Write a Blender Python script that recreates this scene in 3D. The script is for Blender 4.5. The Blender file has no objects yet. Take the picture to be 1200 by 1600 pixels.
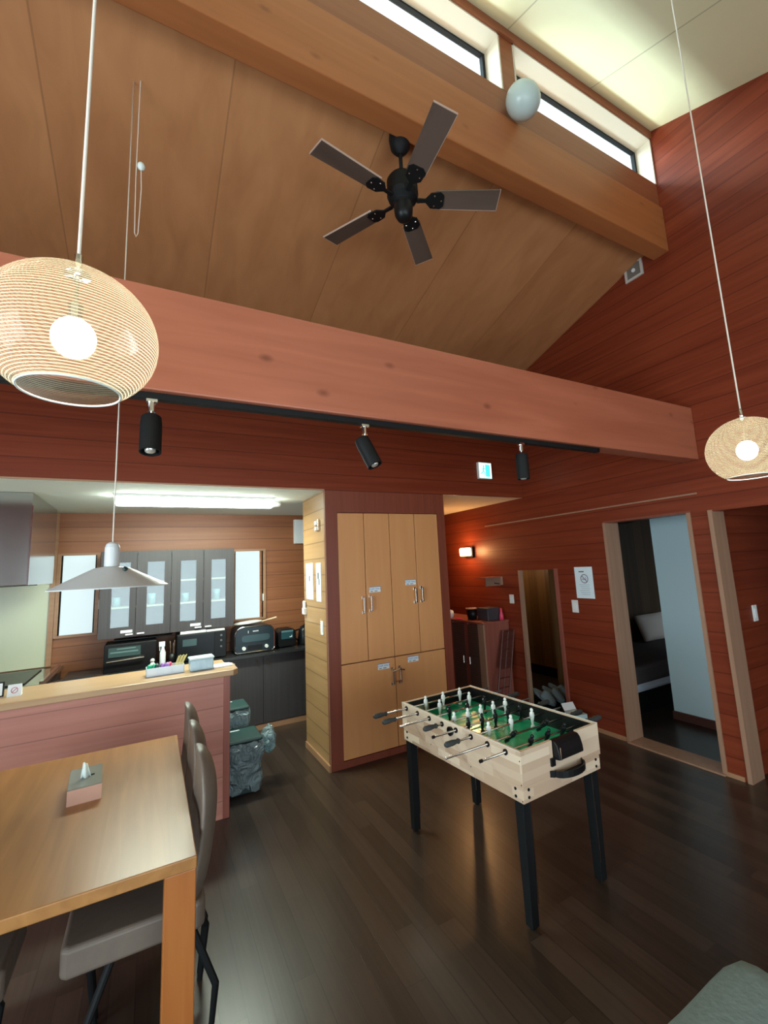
import bpy, bmesh, math, random
from mathutils import Vector, Matrix
random.seed(7)
PI = math.pi
S = bpy.context.scene
COL = S.collection

# ------------------------------------------------------------------ camera
RW = ((0.8698281163264833, -0.49066623386220365, -0.051436319808110954),
      (0.028247180335641962, 0.15361808313216183, -0.98772647091079),
      (0.4925455764200982, 0.8576993246367158, 0.14748126547704896))
FPX, CXP, CYP = 701.863, 638.248, 778.279
cam_d = bpy.data.cameras.new('camera')
cam = bpy.data.objects.new('camera', cam_d)
COL.objects.link(cam)
r = Vector(RW[0]); u = -Vector(RW[1]); b = -Vector(RW[2])
m = Matrix((r, u, b)).transposed().to_4x4()
m.translation = Vector((0, 0, 1.6))
cam.matrix_world = m
cam_d.sensor_fit = 'HORIZONTAL'
cam_d.sensor_width = 36
cam_d.lens = 36 * FPX / 1200
cam_d.shift_x = (600 - CXP) / 1200
cam_d.shift_y = (CYP - 800) / 1200
cam_d.clip_start = 0.03
S.camera = cam

# ------------------------------------------------------------------ world, exposure, area lights
S.view_settings.view_transform = 'Standard'
S.view_settings.look = 'None'
S.view_settings.gamma = 1
S.view_settings.use_curve_mapping = False
S.view_settings.exposure = 0.7
w = bpy.data.worlds.new('daylight'); S.world = w; w.use_nodes = True
w.node_tree.nodes['Background'].inputs[0].default_value = (0.80, 0.93, 1.0, 1)
w.node_tree.nodes['Background'].inputs[1].default_value = 1.6


def area(name, loc, direction, sx, sy, power, col, spread=None):
    d = bpy.data.lights.new(name, 'AREA'); d.shape = 'RECTANGLE'
    d.size = sx; d.size_y = sy; d.energy = power; d.color = col
    if spread: d.spread = spread
    o = bpy.data.objects.new(name, d); COL.objects.link(o)
    o.location = loc
    o.rotation_euler = Vector(direction).to_track_quat('-Z', 'Y').to_euler()
    return o


def point(name, loc, power, col, rad=0.04):
    d = bpy.data.lights.new(name, 'POINT'); d.energy = power; d.color = col; d.shadow_soft_size = rad
    o = bpy.data.objects.new(name, d); COL.objects.link(o); o.location = loc
    return o


area('terrace_window_light', (0.6, -2.95, 1.25), (0, 1, 0.03), 4.4, 2.2, 50, (0.80, 0.95, 1.0))
area('side_window_light', (-3.05, 0.3, 1.3), (1, 0.25, 0.0), 2.3, 1.9, 85, (0.78, 0.94, 1.0))
area('roof_bounce_light', (0.6, 6.2, 3.0), (0, -1, 0.42), 10.0, 0.9, 560, (0.85, 0.97, 1.0))
area('kitchen_tube_light', (0.3, 4.28, 2.16), (0, 0, -1), 1.1, 0.12, 27, (0.86, 1.0, 0.82))
area('clerestory_sky_light', (1.0, 4.5, 6.3), (0, -1, -0.6), 8.0, 1.5, 520, (0.85, 0.96, 1.0))
point('shoe_room_fill', (4.25, 4.9, 1.6), 4.5, (1.0, 0.75, 0.45), 0.1)  # unseen fill lamp, added to brighten the brown shoe room wall

# ------------------------------------------------------------------ helpers
OFF = Vector((0, 0, 0))


def setoff(v=(0, 0, 0)):
    global OFF
    OFF = Vector(v)


def box(bm, x0, x1, y0, y1, z0, z1, M=None):
    vs = [bm.verts.new((x, y, z)) for z in (z0, z1) for y in (y0, y1) for x in (x0, x1)]
    for f in ((0, 2, 3, 1), (4, 5, 7, 6), (0, 1, 5, 4), (2, 6, 7, 3), (0, 4, 6, 2), (1, 3, 7, 5)):
        bm.faces.new([vs[i] for i in f])
    if M is not None:
        for v in vs: v.co = M @ v.co
    return vs


def prism(bm, pts, axis, a, b_):
    """pts in the two other axes (in xyz order), extruded along axis from a to b_"""
    def P(p, t):
        if axis == 'X': return (t, p[0], p[1])
        if axis == 'Y': return (p[0], t, p[1])
        return (p[0], p[1], t)
    A = [bm.verts.new(P(p, a)) for p in pts]; B = [bm.verts.new(P(p, b_)) for p in pts]
    n = len(pts)
    bm.faces.new(A); bm.faces.new(list(reversed(B)))
    for i in range(n):
        j = (i + 1) % n
        bm.faces.new((A[j], A[i], B[i], B[j]))
    return A + B


def frame_of(d):
    d = d.normalized()
    t = Vector((0, 0, 1)) if abs(d.z) < .9 else Vector((1, 0, 0))
    a = d.cross(t).normalized()
    return a, d.cross(a).normalized()


def tube(bm, pts, rads, n=12, cap=True):
    pts = [Vector(p) for p in pts]
    if not isinstance(rads, (list, tuple)): rads = [rads] * len(pts)
    rings = []
    a = None
    for i, p in enumerate(pts):
        if i == 0: d = pts[1] - p
        elif i == len(pts) - 1: d = p - pts[i - 1]
        else: d = (pts[i + 1] - p).normalized() + (p - pts[i - 1]).normalized()
        d.normalize()
        if a is None: a, c = frame_of(d)
        else:
            a = (a - d * a.dot(d)).normalized(); c = d.cross(a)
        rings.append([bm.verts.new(p + (a * math.cos(2 * PI * k / n) + c * math.sin(2 * PI * k / n)) * rads[i]) for k in range(n)])
    for i in range(len(rings) - 1):
        for k in range(n):
            j = (k + 1) % n
            bm.faces.new((rings[i][k], rings[i][j], rings[i + 1][j], rings[i + 1][k]))
    if cap:
        bm.faces.new(list(reversed(rings[0]))); bm.faces.new(rings[-1])


def lathe(bm, prof, c=(0, 0, 0), n=32, close=False):
    c = Vector(c); rings = []
    for r_, z in prof:
        if r_ < 1e-6: rings.append([bm.verts.new(c + Vector((0, 0, z)))])
        else: rings.append([bm.verts.new(c + Vector((r_ * math.cos(2 * PI * k / n), r_ * math.sin(2 * PI * k / n), z))) for k in range(n)])
    for A, B in zip(rings[:-1], rings[1:]):
        for k in range(n):
            j = (k + 1) % n
            if len(A) == 1 and len(B) == 1: continue
            if len(A) == 1: bm.faces.new((A[0], B[j], B[k]))
            elif len(B) == 1: bm.faces.new((A[k], A[j], B[0]))
            else: bm.faces.new((A[k], A[j], B[j], B[k]))


def ellipsoid(bm, c, rx, ry, rz, n=20, m_=12):
    c = Vector(c); st = len(bm.verts)
    prof = [(math.sin(PI * i / m_), -math.cos(PI * i / m_)) for i in range(m_ + 1)]
    prof[0] = (0, -1); prof[-1] = (0, 1)
    lathe(bm, prof, (0, 0, 0), n)
    bm.verts.ensure_lookup_table()
    for v in bm.verts[st:]:
        v.co = Vector((v.co.x * rx, v.co.y * ry, v.co.z * rz)) + c


def O(name, bm, mat, parent=None, bevel=0, smooth=False, kind=None, label=None, cat=None, group=None, seg=2, solid=0, sub=0):
    if not isinstance(bm, bmesh.types.BMesh):
        q = bmesh.new()
        for bb in (bm if isinstance(bm, list) else [bm]): box(q, *bb)
        bm = q
    off = OFF if parent is not None else Vector((0, 0, 0))
    base = None
    if parent is None and kind is None:
        xs = [v.co for v in bm.verts]
        base = Vector(((min(v.x for v in xs) + max(v.x for v in xs)) / 2, (min(v.y for v in xs) + max(v.y for v in xs)) / 2, min(v.z for v in xs)))
        off = base
    for v in bm.verts: v.co = v.co - off
    bmesh.ops.recalc_face_normals(bm, faces=bm.faces)
    me = bpy.data.meshes.new(name); bm.to_mesh(me); bm.free()
    me.materials.append(mat)
    o = bpy.data.objects.new(name, me); COL.objects.link(o)
    if base is not None: o.location = base
    if parent is not None: o.parent = parent
    if smooth:
        for p in me.polygons: p.use_smooth = True
    if solid:
        md = o.modifiers.new('solid', 'SOLIDIFY'); md.thickness = solid; md.offset = 0
    if sub:
        md = o.modifiers.new('sub', 'SUBSURF'); md.levels = sub; md.render_levels = sub
    if bevel:
        md = o.modifiers.new('bevel', 'BEVEL'); md.width = bevel; md.segments = seg; md.limit_method = 'ANGLE'; md.angle_limit = math.radians(40)
        md.harden_normals = False
    if kind: o['kind'] = kind
    if label: o['label'] = label
    if cat: o['category'] = cat
    if group: o['group'] = group
    return o


def St(name, bm, mat, bevel=0): return O(name, bm, mat, None, bevel, kind='structure')


def thing(name, label, cat, loc=(0, 0, 0), rz=0, group=None, world=True):
    o = bpy.data.objects.new(name, None); COL.objects.link(o)
    o.empty_display_size = 0.05
    o.location = loc; o.rotation_euler = (0, 0, rz)
    o['label'] = label; o['category'] = cat
    if group: o['group'] = group
    setoff(loc if world else (0, 0, 0))
    return o


def copytree(o, parent=None):
    c = o.copy(); COL.objects.link(c)
    if parent is not None: c.parent = parent
    for ch in list(o.children): copytree(ch, c)
    return c


def text(name, s, size, loc, rot, mat, parent=None, ext=0.0004, align='CENTER', sx=1.0):
    cu = bpy.data.curves.new(name, 'FONT'); cu.body = s; cu.size = size; cu.extrude = ext
    cu.align_x = align; cu.align_y = 'CENTER'
    t = bpy.data.objects.new(name, cu); COL.objects.link(t)
    bpy.context.view_layer.update()
    me = bpy.data.meshes.new_from_object(t.evaluated_get(bpy.context.evaluated_depsgraph_get()))
    bpy.data.objects.remove(t)
    for v in me.vertices: v.co.x *= sx
    o = bpy.data.objects.new(name, me); COL.objects.link(o)
    me.materials.clear(); me.materials.append(mat)
    if parent is not None: o.parent = parent
    o.location = Vector(loc) - (OFF if parent is not None else Vector((0, 0, 0)))
    o.rotation_euler = rot
    return o


# ------------------------------------------------------------------ materials
def nm(name):
    m_ = bpy.data.materials.new(name); m_.use_nodes = True
    nt = m_.node_tree; return m_, nt, nt.nodes['Principled BSDF']


def c4(c): return (c[0], c[1], c[2], 1)


def simple(name, col, rough=0.5, metal=0.0, var=0.0, scale=8.0, bump=0.0, coat=0.0, spec=0.5, trans=0.0):
    m_, nt, p = nm(name)
    p.inputs['Base Color'].default_value = c4(col); p.inputs['Roughness'].default_value = rough
    p.inputs['Metallic'].default_value = metal; p.inputs['Coat Weight'].default_value = coat
    p.inputs['Specular IOR Level'].default_value = spec
    p.inputs['Transmission Weight'].default_value = trans
    tc = nt.nodes.new('ShaderNodeTexCoord')
    n = nt.nodes.new('ShaderNodeTexNoise'); n.inputs['Scale'].default_value = scale; n.inputs['Detail'].default_value = 4
    nt.links.new(tc.outputs['Object'], n.inputs['Vector'])
    if var:
        mx = nt.nodes.new('ShaderNodeMixRGB'); mx.inputs[1].default_value = c4([k * (1 - var) for k in col]); mx.inputs[2].default_value = c4([min(1, k * (1 + var)) for k in col])
        nt.links.new(n.outputs['Fac'], mx.inputs[0]); nt.links.new(mx.outputs[0], p.inputs['Base Color'])
    if bump:
        bp = nt.nodes.new('ShaderNodeBump'); bp.inputs['Strength'].default_value = bump; bp.inputs['Distance'].default_value = 0.004
        nt.links.new(n.outputs['Fac'], bp.inputs['Height']); nt.links.new(bp.outputs[0], p.inputs['Normal'])
    return m_


def emis(name, col, st):
    m_, nt, p = nm(name)
    p.inputs['Base Color'].default_value = c4([k * .8 for k in col])
    p.inputs['Emission Color'].default_value = c4(col); p.inputs['Emission Strength'].default_value = st
    return m_


def Mth(nt, op, a, b_=None):
    n = nt.nodes.new('ShaderNodeMath'); n.operation = op
    for i, x in enumerate((a, b_)):
        if x is None: continue
        if isinstance(x, (int, float)): n.inputs[i].default_value = x
        else: nt.links.new(x, n.inputs[i])
    return n.outputs[0]


def wood(name, ca, cb, across=None, width=0.143, off=0.0, along='XY', rough=0.35, coat=0.0, groove=0.5, gw=0.03, joint=0.0,
         grain=1.0, knots=0.0, gs=26.0, pv=0.5, spec=0.5, gap_col=None):
    """boards: across axis gives the seam spacing; along axis the grain."""
    m_, nt, p = nm(name); L = nt.links.new
    tc = nt.nodes.new('ShaderNodeTexCoord'); sp = nt.nodes.new('ShaderNodeSeparateXYZ'); L(tc.outputs['Object'], sp.inputs[0])
    idn = None; gmask = None
    if across:
        a = Mth(nt, 'ADD', Mth(nt, 'DIVIDE', sp.outputs[across], width), off)
        idn = Mth(nt, 'FLOOR', a); fr = Mth(nt, 'SUBTRACT', a, idn)
        e = Mth(nt, 'MINIMUM', fr, Mth(nt, 'SUBTRACT', 1.0, fr))
        gmask = Mth(nt, 'LESS_THAN', e, gw)
        if joint:
            wn0 = nt.nodes.new('ShaderNodeTexWhiteNoise'); wn0.noise_dimensions = '1D'; L(idn, wn0.inputs['W'])
            ax = along[0]
            j = Mth(nt, 'ADD', Mth(nt, 'DIVIDE', sp.outputs[ax], joint), Mth(nt, 'MULTIPLY', wn0.outputs['Value'], 7.3))
            jf = Mth(nt, 'FLOOR', j); jr = Mth(nt, 'SUBTRACT', j, jf)
            gmask = Mth(nt, 'MAXIMUM', gmask, Mth(nt, 'LESS_THAN', jr, gw * width / joint * 1.5))
            idn = Mth(nt, 'ADD', idn, Mth(nt, 'MULTIPLY', jf, 17.37))
    mp = nt.nodes.new('ShaderNodeMapping')
    sc = [gs, gs, gs]
    for ax in along: sc['XYZ'.index(ax)] = 1.1
    mp.inputs['Scale'].default_value = sc
    L(tc.outputs['Object'], mp.inputs['Vector'])
    vec = mp.outputs[0]
    if idn is not None:
        cmb = nt.nodes.new('ShaderNodeCombineXYZ'); k = Mth(nt, 'MULTIPLY', idn, 3.71)
        L(k, cmb.inputs[0]); L(k, cmb.inputs[1]); L(k, cmb.inputs[2])
        va = nt.nodes.new('ShaderNodeVectorMath'); va.operation = 'ADD'; L(vec, va.inputs[0]); L(cmb.outputs[0], va.inputs[1]); vec = va.outputs[0]
    n = nt.nodes.new('ShaderNodeTexNoise'); n.inputs['Scale'].default_value = 1.0; n.inputs['Detail'].default_value = 5; n.inputs['Distortion'].default_value = 0.6
    L(vec, n.inputs['Vector'])
    gsig = Mth(nt, 'MULTIPLY', Mth(nt, 'SUBTRACT', n.outputs['Fac'], 0.5), 1.6 * grain)
    fac = Mth(nt, 'ADD', gsig, 0.5)
    if idn is not None:
        wn = nt.nodes.new('ShaderNodeTexWhiteNoise'); wn.noise_dimensions = '1D'; L(Mth(nt, 'ADD', idn, 0.37), wn.inputs['W'])
        fac = Mth(nt, 'ADD', fac, Mth(nt, 'MULTIPLY', Mth(nt, 'SUBTRACT', wn.outputs['Value'], 0.5), pv * 1.6))
    mx = nt.nodes.new('ShaderNodeMixRGB'); mx.inputs[1].default_value = c4(ca); mx.inputs[2].default_value = c4(cb); mx.use_clamp = True
    cl = nt.nodes.new('ShaderNodeClamp'); L(fac, cl.inputs[0]); L(cl.outputs[0], mx.inputs[0])
    colr = mx.outputs[0]
    if knots:
        mk = nt.nodes.new('ShaderNodeMapping'); s2 = [3.2, 3.2, 5.5]; mk.inputs['Scale'].default_value = s2
        L(tc.outputs['Object'], mk.inputs['Vector'])
        vo = nt.nodes.new('ShaderNodeTexVoronoi'); vo.inputs['Scale'].default_value = 1.0; L(mk.outputs[0], vo.inputs['Vector'])
        rp = nt.nodes.new('ShaderNodeValToRGB'); L(vo.outputs['Distance'], rp.inputs[0])
        rp.color_ramp.elements[0].position = 0.03; rp.color_ramp.elements[0].color = (1, 1, 1, 1)
        rp.color_ramp.elements[1].position = 0.12; rp.color_ramp.elements[1].color = (0, 0, 0, 1)
        m3 = nt.nodes.new('ShaderNodeMixRGB'); m3.inputs[2].default_value = c4([k * 0.45 for k in ca])
        L(Mth(nt, 'MULTIPLY', rp.outputs[0], knots), m3.inputs[0]); L(colr, m3.inputs[1]); colr = m3.outputs[0]
    if gmask is not None:
        m2 = nt.nodes.new('ShaderNodeMixRGB'); m2.inputs[2].default_value = c4(gap_col if gap_col else [k * 0.35 for k in ca])
        L(Mth(nt, 'MULTIPLY', gmask, groove), m2.inputs[0]); L(colr, m2.inputs[1]); colr = m2.outputs[0]
    L(colr, p.inputs['Base Color'])
    p.inputs['Roughness'].default_value = rough; p.inputs['Coat Weight'].default_value = coat; p.inputs['Coat Roughness'].default_value = 0.15
    p.inputs['Specular IOR Level'].default_value = spec
    bp = nt.nodes.new('ShaderNodeBump'); bp.inputs['Strength'].default_value = 0.25; bp.inputs['Distance'].default_value = 0.003
    h = n.outputs['Fac']
    if gmask is not None: h = Mth(nt, 'SUBTRACT', Mth(nt, 'MULTIPLY', h, 0.25), gmask)
    L(h, bp.inputs['Height']); L(bp.outputs[0], p.inputs['Normal'])
    return m_


RED_A, RED_B = (0.148, 0.022, 0.009), (0.240, 0.046, 0.018)
M = {}
M['plank'] = wood('red_cedar_planks', RED_A, RED_B, 'Z', 0.143, 0.02, 'XY', 0.42, pv=0.25, groove=0.5, spec=0.25)
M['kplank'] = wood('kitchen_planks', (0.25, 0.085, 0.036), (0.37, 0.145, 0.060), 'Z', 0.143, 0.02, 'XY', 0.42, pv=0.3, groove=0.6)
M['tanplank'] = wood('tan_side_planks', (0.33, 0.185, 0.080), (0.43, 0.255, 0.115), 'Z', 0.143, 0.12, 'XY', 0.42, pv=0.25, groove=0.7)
M['frame_red'] = wood('red_stained_board', (0.17, 0.036, 0.018), (0.25, 0.06, 0.032), None, along='Z', rough=0.4)
M['beam'] = wood('red_beam_wood', (0.33, 0.095, 0.050), (0.48, 0.155, 0.090), None, along='X', rough=0.33, knots=0.75, gs=14)
M['beam_up'] = wood('brown_beam_wood', (0.32, 0.10, 0.030), (0.44, 0.155, 0.050), None, along='X', rough=0.45, knots=0.5, gs=14)
M['ply'] = wood('plywood_ceiling', (0.37, 0.145, 0.054), (0.55, 0.25, 0.105), 'X', 0.828, -0.35, 'Y', 0.5, groove=0.35, gw=0.005, pv=0.15, gs=7, grain=1.0)
M['ply_pale'] = wood('pale_board_ceiling', (0.74, 0.66, 0.40), (0.80, 0.72, 0.46), 'X', 0.84, -0.385, 'Y', 0.6, groove=0.5, gw=0.006, pv=0.1, gs=5, grain=0.5)
M['floor'] = wood('dark_floor_boards', (0.032, 0.021, 0.015), (0.058, 0.038, 0.028), 'X', 0.09, 0.1, 'Y', 0.30, coat=0.05, groove=0.7, gw=0.02, joint=0.9, pv=0.6, gs=60)
M['casing'] = wood('tan_door_casing', (0.30, 0.165, 0.105), (0.40, 0.235, 0.155), None, along='Z', rough=0.45)
M['trimwood'] = wood('tan_trim', (0.34, 0.17, 0.09), (0.45, 0.25, 0.14), None, along='XY', rough=0.45)
M['door_ply'] = wood('orange_plywood_door', (0.60, 0.26, 0.095), (0.72, 0.35, 0.14), None, along='Z', rough=0.4, gs=14, grain=0.6)
M['counter'] = wood('counter_wood', (0.40, 0.23, 0.115), (0.52, 0.33, 0.18), None, along='X', rough=0.38, coat=0.05)
M['table'] = wood('dining_table_wood', (0.27, 0.115, 0.030), (0.44, 0.205, 0.062), None, along='Y', rough=0.33, coat=0.05, gs=20)
M['table_leg'] = wood('table_leg_wood', (0.29, 0.085, 0.016), (0.43, 0.145, 0.034), None, along='Z', rough=0.35, gs=20)
M['pine'] = wood('laminated_pale_wood', (0.52, 0.36, 0.22), (0.80, 0.66, 0.46), 'Z', 0.05, 0.3, 'XY', 0.4, groove=0.1, gw=0.02, pv=0.7, gs=20, joint=0.0)


def blockwood(name):
    m_, nt, p = nm(name); L = nt.links.new
    tc = nt.nodes.new('ShaderNodeTexCoord'); sp = nt.nodes.new('ShaderNodeSeparateXYZ'); L(tc.outputs['Object'], sp.inputs[0])
    s = Mth(nt, 'ADD', sp.outputs['X'], sp.outputs['Y'])
    row = Mth(nt, 'FLOOR', Mth(nt, 'DIVIDE', sp.outputs['Z'], 0.036))
    wn = nt.nodes.new('ShaderNodeTexWhiteNoise'); wn.noise_dimensions = '1D'; L(row, wn.inputs['W'])
    blk = Mth(nt, 'FLOOR', Mth(nt, 'ADD', Mth(nt, 'DIVIDE', s, 0.19), Mth(nt, 'MULTIPLY', wn.outputs[0], 5)))
    w2 = nt.nodes.new('ShaderNodeTexWhiteNoise'); w2.noise_dimensions = '1D'; L(Mth(nt, 'ADD', Mth(nt, 'MULTIPLY', row, 13.7), blk), w2.inputs['W'])
    rp = nt.nodes.new('ShaderNodeValToRGB'); L(w2.outputs[0], rp.inputs[0])
    rp.color_ramp.elements[0].color = (0.50, 0.33, 0.22, 1); rp.color_ramp.elements[1].color = (0.80, 0.65, 0.49, 1)
    L(rp.outputs[0], p.inputs['Base Color']); p.inputs['Roughness'].default_value = 0.42
    return m_


M['block'] = blockwood('butcher_block_wood')
M['cab'] = wood('dark_grey_cabinet', (0.036, 0.031, 0.033), (0.062, 0.054, 0.057), None, along='Z', rough=0.45, gs=50)
M['cabtop'] = simple('black_counter', (0.03, 0.03, 0.032), 0.25)
M['white'] = simple('white_plastic', (0.78, 0.78, 0.76), 0.4)
M['paper'] = simple('white_paper', (0.80, 0.84, 0.86), 0.6)
M['paperblue'] = simple('pale_blue_paper', (0.74, 0.89, 0.95), 0.6)
M['ink'] = simple('grey_ink', (0.10, 0.12, 0.14), 0.6)
M['fadedink'] = simple('faded_ink', (0.42, 0.52, 0.60), 0.6)
M['blueink'] = simple('blue_ink', (0.05, 0.22, 0.50), 0.5)
M['redink'] = simple('dull_red_ink', (0.45, 0.10, 0.14), 0.5)
M['black'] = simple('black_plastic', (0.007, 0.007, 0.008), 0.4, spec=0.3)
M['blackm'] = simple('black_matte_metal', (0.006, 0.007, 0.008), 0.6, 0.0, spec=0.25)
M['blackgloss'] = simple('black_gloss', (0.006, 0.008, 0.010), 0.3, spec=0.3)
M['chrome'] = simple('chrome', (0.80, 0.80, 0.82), 0.12, 1.0)
M['steel'] = simple('steel_rod', (0.62, 0.58, 0.55), 0.2, 1.0)
M['inox'] = simple('polished_stainless', (0.50, 0.50, 0.48), 0.16, 1.0)
M['brass'] = simple('satin_handle', (0.85, 0.80, 0.70), 0.25, 1.0)
M['rubber'] = simple('grey_rubber_grip', (0.035, 0.040, 0.040), 0.7)
M['leather'] = simple('taupe_leather', (0.150, 0.118, 0.095), 0.45, var=0.15, scale=30, bump=0.25)
M['ceil_white'] = simple('kitchen_ceiling_paper', (0.82, 0.88, 0.80), 0.8)
M['hall_ceil'] = simple('hall_ceiling_paper', (0.62, 0.52, 0.38), 0.8)
M['cream'] = simple('cream_kitchen_panel', (0.60, 0.62, 0.46), 0.3)
M['bluewhite'] = simple('white_wall_paper', (0.66, 0.86, 0.92), 0.6)
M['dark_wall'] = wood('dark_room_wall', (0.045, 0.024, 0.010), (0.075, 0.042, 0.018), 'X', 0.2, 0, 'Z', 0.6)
M['dark_plank'] = wood('brown_inner_door', (0.12, 0.055, 0.018), (0.20, 0.10, 0.035), 'Y', 0.16, 0.3, 'Z', 0.45, groove=0.3)
M['baseb_dark'] = simple('dark_red_baseboard', (0.10, 0.04, 0.03), 0.4)
M['fanblade'] = wood('weathered_fan_blade', (0.075, 0.048, 0.038), (0.155, 0.11, 0.088), None, along='XY', rough=0.5, gs=30)
M['fanedge'] = simple('pale_blade_edge', (0.50, 0.36, 0.30), 0.5)
M['lampgrey'] = simple('white_enamel_shade', (0.62, 0.66, 0.68), 0.35)
M['opal'] = simple('opal_glass', (0.55, 0.68, 0.66), 0.25)
M['cord'] = simple('white_cord', (0.80, 0.74, 0.64), 0.5)
M['green'] = simple('green_pitch', (0.008, 0.46, 0.22), 0.30, coat=0.3)
M['lime'] = simple('pitch_marking', (0.45, 0.75, 0.70), 0.4)
M['playerw'] = simple('white_player', (0.92, 0.94, 0.92), 0.35)
M['slipper'] = simple('blue_grey_slipper', (0.20, 0.28, 0.32), 0.6, var=0.2)
M['navyf'] = simple('dark_bedspread', (0.075, 0.062, 0.068), 0.8, var=0.25, scale=3, bump=0.3)
M['sheet'] = simple('white_sheet', (0.62, 0.70, 0.85), 0.7)
M['pillow'] = simple('pillow_case', (0.72, 0.66, 0.62), 0.7)
M['louver'] = wood('louver_door_wood', (0.10, 0.06, 0.048), (0.15, 0.095, 0.078), 'Z', 0.022, 0, 'XY', 0.4, groove=0.7, gw=0.15, pv=0.2)
M['sidered'] = wood('red_cabinet_side', (0.24, 0.07, 0.05), (0.34, 0.11, 0.08), None, along='Z', rough=0.35)
M['pink'] = simple('pink_plastic', (0.75, 0.06, 0.14), 0.3)
M['bingreen'] = simple('dark_green_lid', (0.016, 0.052, 0.050), 0.42)
M['tissuebox'] = simple('pinkish_wood_front', (0.58, 0.33, 0.25), 0.4, var=0.06)
M['tissuetop'] = simple('grey_box_lid', (0.22, 0.23, 0.19), 0.25)
M['tissuewood'] = simple('brown_box_side', (0.24, 0.12, 0.035), 0.4)
M['tissue'] = simple('white_tissue', (0.85, 0.95, 0.92), 0.7)
M['sofa'] = simple('grey_teal_fabric', (0.19, 0.26, 0.26), 0.9, var=0.2, scale=60, bump=0.6)
M['greenp'] = simple('green_plastic', (0.02, 0.38, 0.22), 0.35)
M['purplep'] = simple('purple_plastic', (0.36, 0.16, 0.52), 0.35)
M['yellowp'] = simple('yellow_chopsticks', (0.75, 0.62, 0.25), 0.5)
M['basket'] = simple('white_basket', (0.70, 0.80, 0.88), 0.35)
M['glassbl'] = simple('blue_grey_glassware', (0.22, 0.36, 0.40), 0.2)
M['shelfwood'] = simple('pale_shelf', (0.55, 0.50, 0.34), 0.5)
M['cabinside'] = simple('cabinet_inside', (0.22, 0.23, 0.22), 0.6, var=0.4, scale=14)
M['frosted'] = emis('frosted_lit_pane', (0.80, 0.97, 1.0), 0.50)
M['frosted'].node_tree.nodes['Principled BSDF'].inputs['Base Color'].default_value = (0.15, 0.18, 0.18, 1)
M['tube'] = emis('fluorescent_cover', (0.90, 1.0, 0.90), 13.0)
M['bulb'] = emis('glowing_bulb', (1.0, 0.86, 0.62), 30)
M['sconce'] = emis('glowing_sconce', (1.0, 0.62, 0.28), 16)
M['exitg'] = emis('exit_sign_green', (0.06, 0.75, 0.55), 1.0)
M['exitw'] = emis('exit_sign_white', (0.60, 1.0, 0.95), 1.1)
M['spotlens'] = simple('spot_lens', (0.75, 0.75, 0.70), 0.15, 0.6)
M['ledbar'] = emis('display_glow', (0.35, 0.65, 0.70), 0.35)


def glassy(name, col=(0.9, 0.97, 0.98), gl=0.12, rough=0.02):
    m_, nt, p = nm(name); L = nt.links.new
    tr = nt.nodes.new('ShaderNodeBsdfTransparent'); tr.inputs[0].default_value = c4(col)
    g = nt.nodes.new('ShaderNodeBsdfGlossy'); g.inputs['Roughness'].default_value = rough
    mx = nt.nodes.new('ShaderNodeMixShader'); mx.inputs[0].default_value = gl
    L(tr.outputs[0], mx.inputs[1]); L(g.outputs[0], mx.inputs[2]); L(mx.outputs[0], nt.nodes['Material Output'].inputs[0])
    return m_


M['glass'] = glassy('clear_glass')
M['glasscab'] = glassy('cabinet_glass', (0.85, 0.93, 0.93), 0.09)


def bagmat():
    m_, nt, p = nm('clear_plastic_bag'); L = nt.links.new
    tc = nt.nodes.new('ShaderNodeTexCoord')
    n = nt.nodes.new('ShaderNodeTexNoise'); n.inputs['Scale'].default_value = 7; n.inputs['Detail'].default_value = 3; n.inputs['Distortion'].default_value = 2.0
    vo = nt.nodes.new('ShaderNodeTexVoronoi'); vo.inputs['Scale'].default_value = 13
    va = nt.nodes.new('ShaderNodeVectorMath'); va.operation = 'ADD'
    L(tc.outputs['Object'], n.inputs['Vector']); L(tc.outputs['Object'], va.inputs[0])
    sc = nt.nodes.new('ShaderNodeVectorMath'); sc.operation = 'SCALE'; sc.inputs['Scale'].default_value = 0.25; L(n.outputs['Color'], sc.inputs[0]); L(sc.outputs[0], va.inputs[1])
    L(va.outputs[0], vo.inputs['Vector'])
    tr = nt.nodes.new('ShaderNodeBsdfTransparent'); tr.inputs[0].default_value = (0.72, 0.85, 0.9, 1)
    p.inputs['Base Color'].default_value = (0.50, 0.68, 0.75, 1); p.inputs['Roughness'].default_value = 0.12; p.inputs['Specular IOR Level'].default_value = 1.0
    bp = nt.nodes.new('ShaderNodeBump'); bp.inputs['Strength'].default_value = 1.0; bp.inputs['Distance'].default_value = 0.05
    L(vo.outputs['Distance'], bp.inputs['Height']); L(bp.outputs[0], p.inputs['Normal'])
    mx = nt.nodes.new('ShaderNodeMixShader'); mx.inputs[0].default_value = 0.5
    L(tr.outputs[0], mx.inputs[1]); L(p.outputs[0], mx.inputs[2]); L(mx.outputs[0], nt.nodes['Material Output'].inputs[0])
    return m_


M['bag'] = bagmat()
M['clearbox'] = glassy('clear_plastic_box', (0.7, 0.85, 0.95), 0.3, 0.2)


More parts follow.
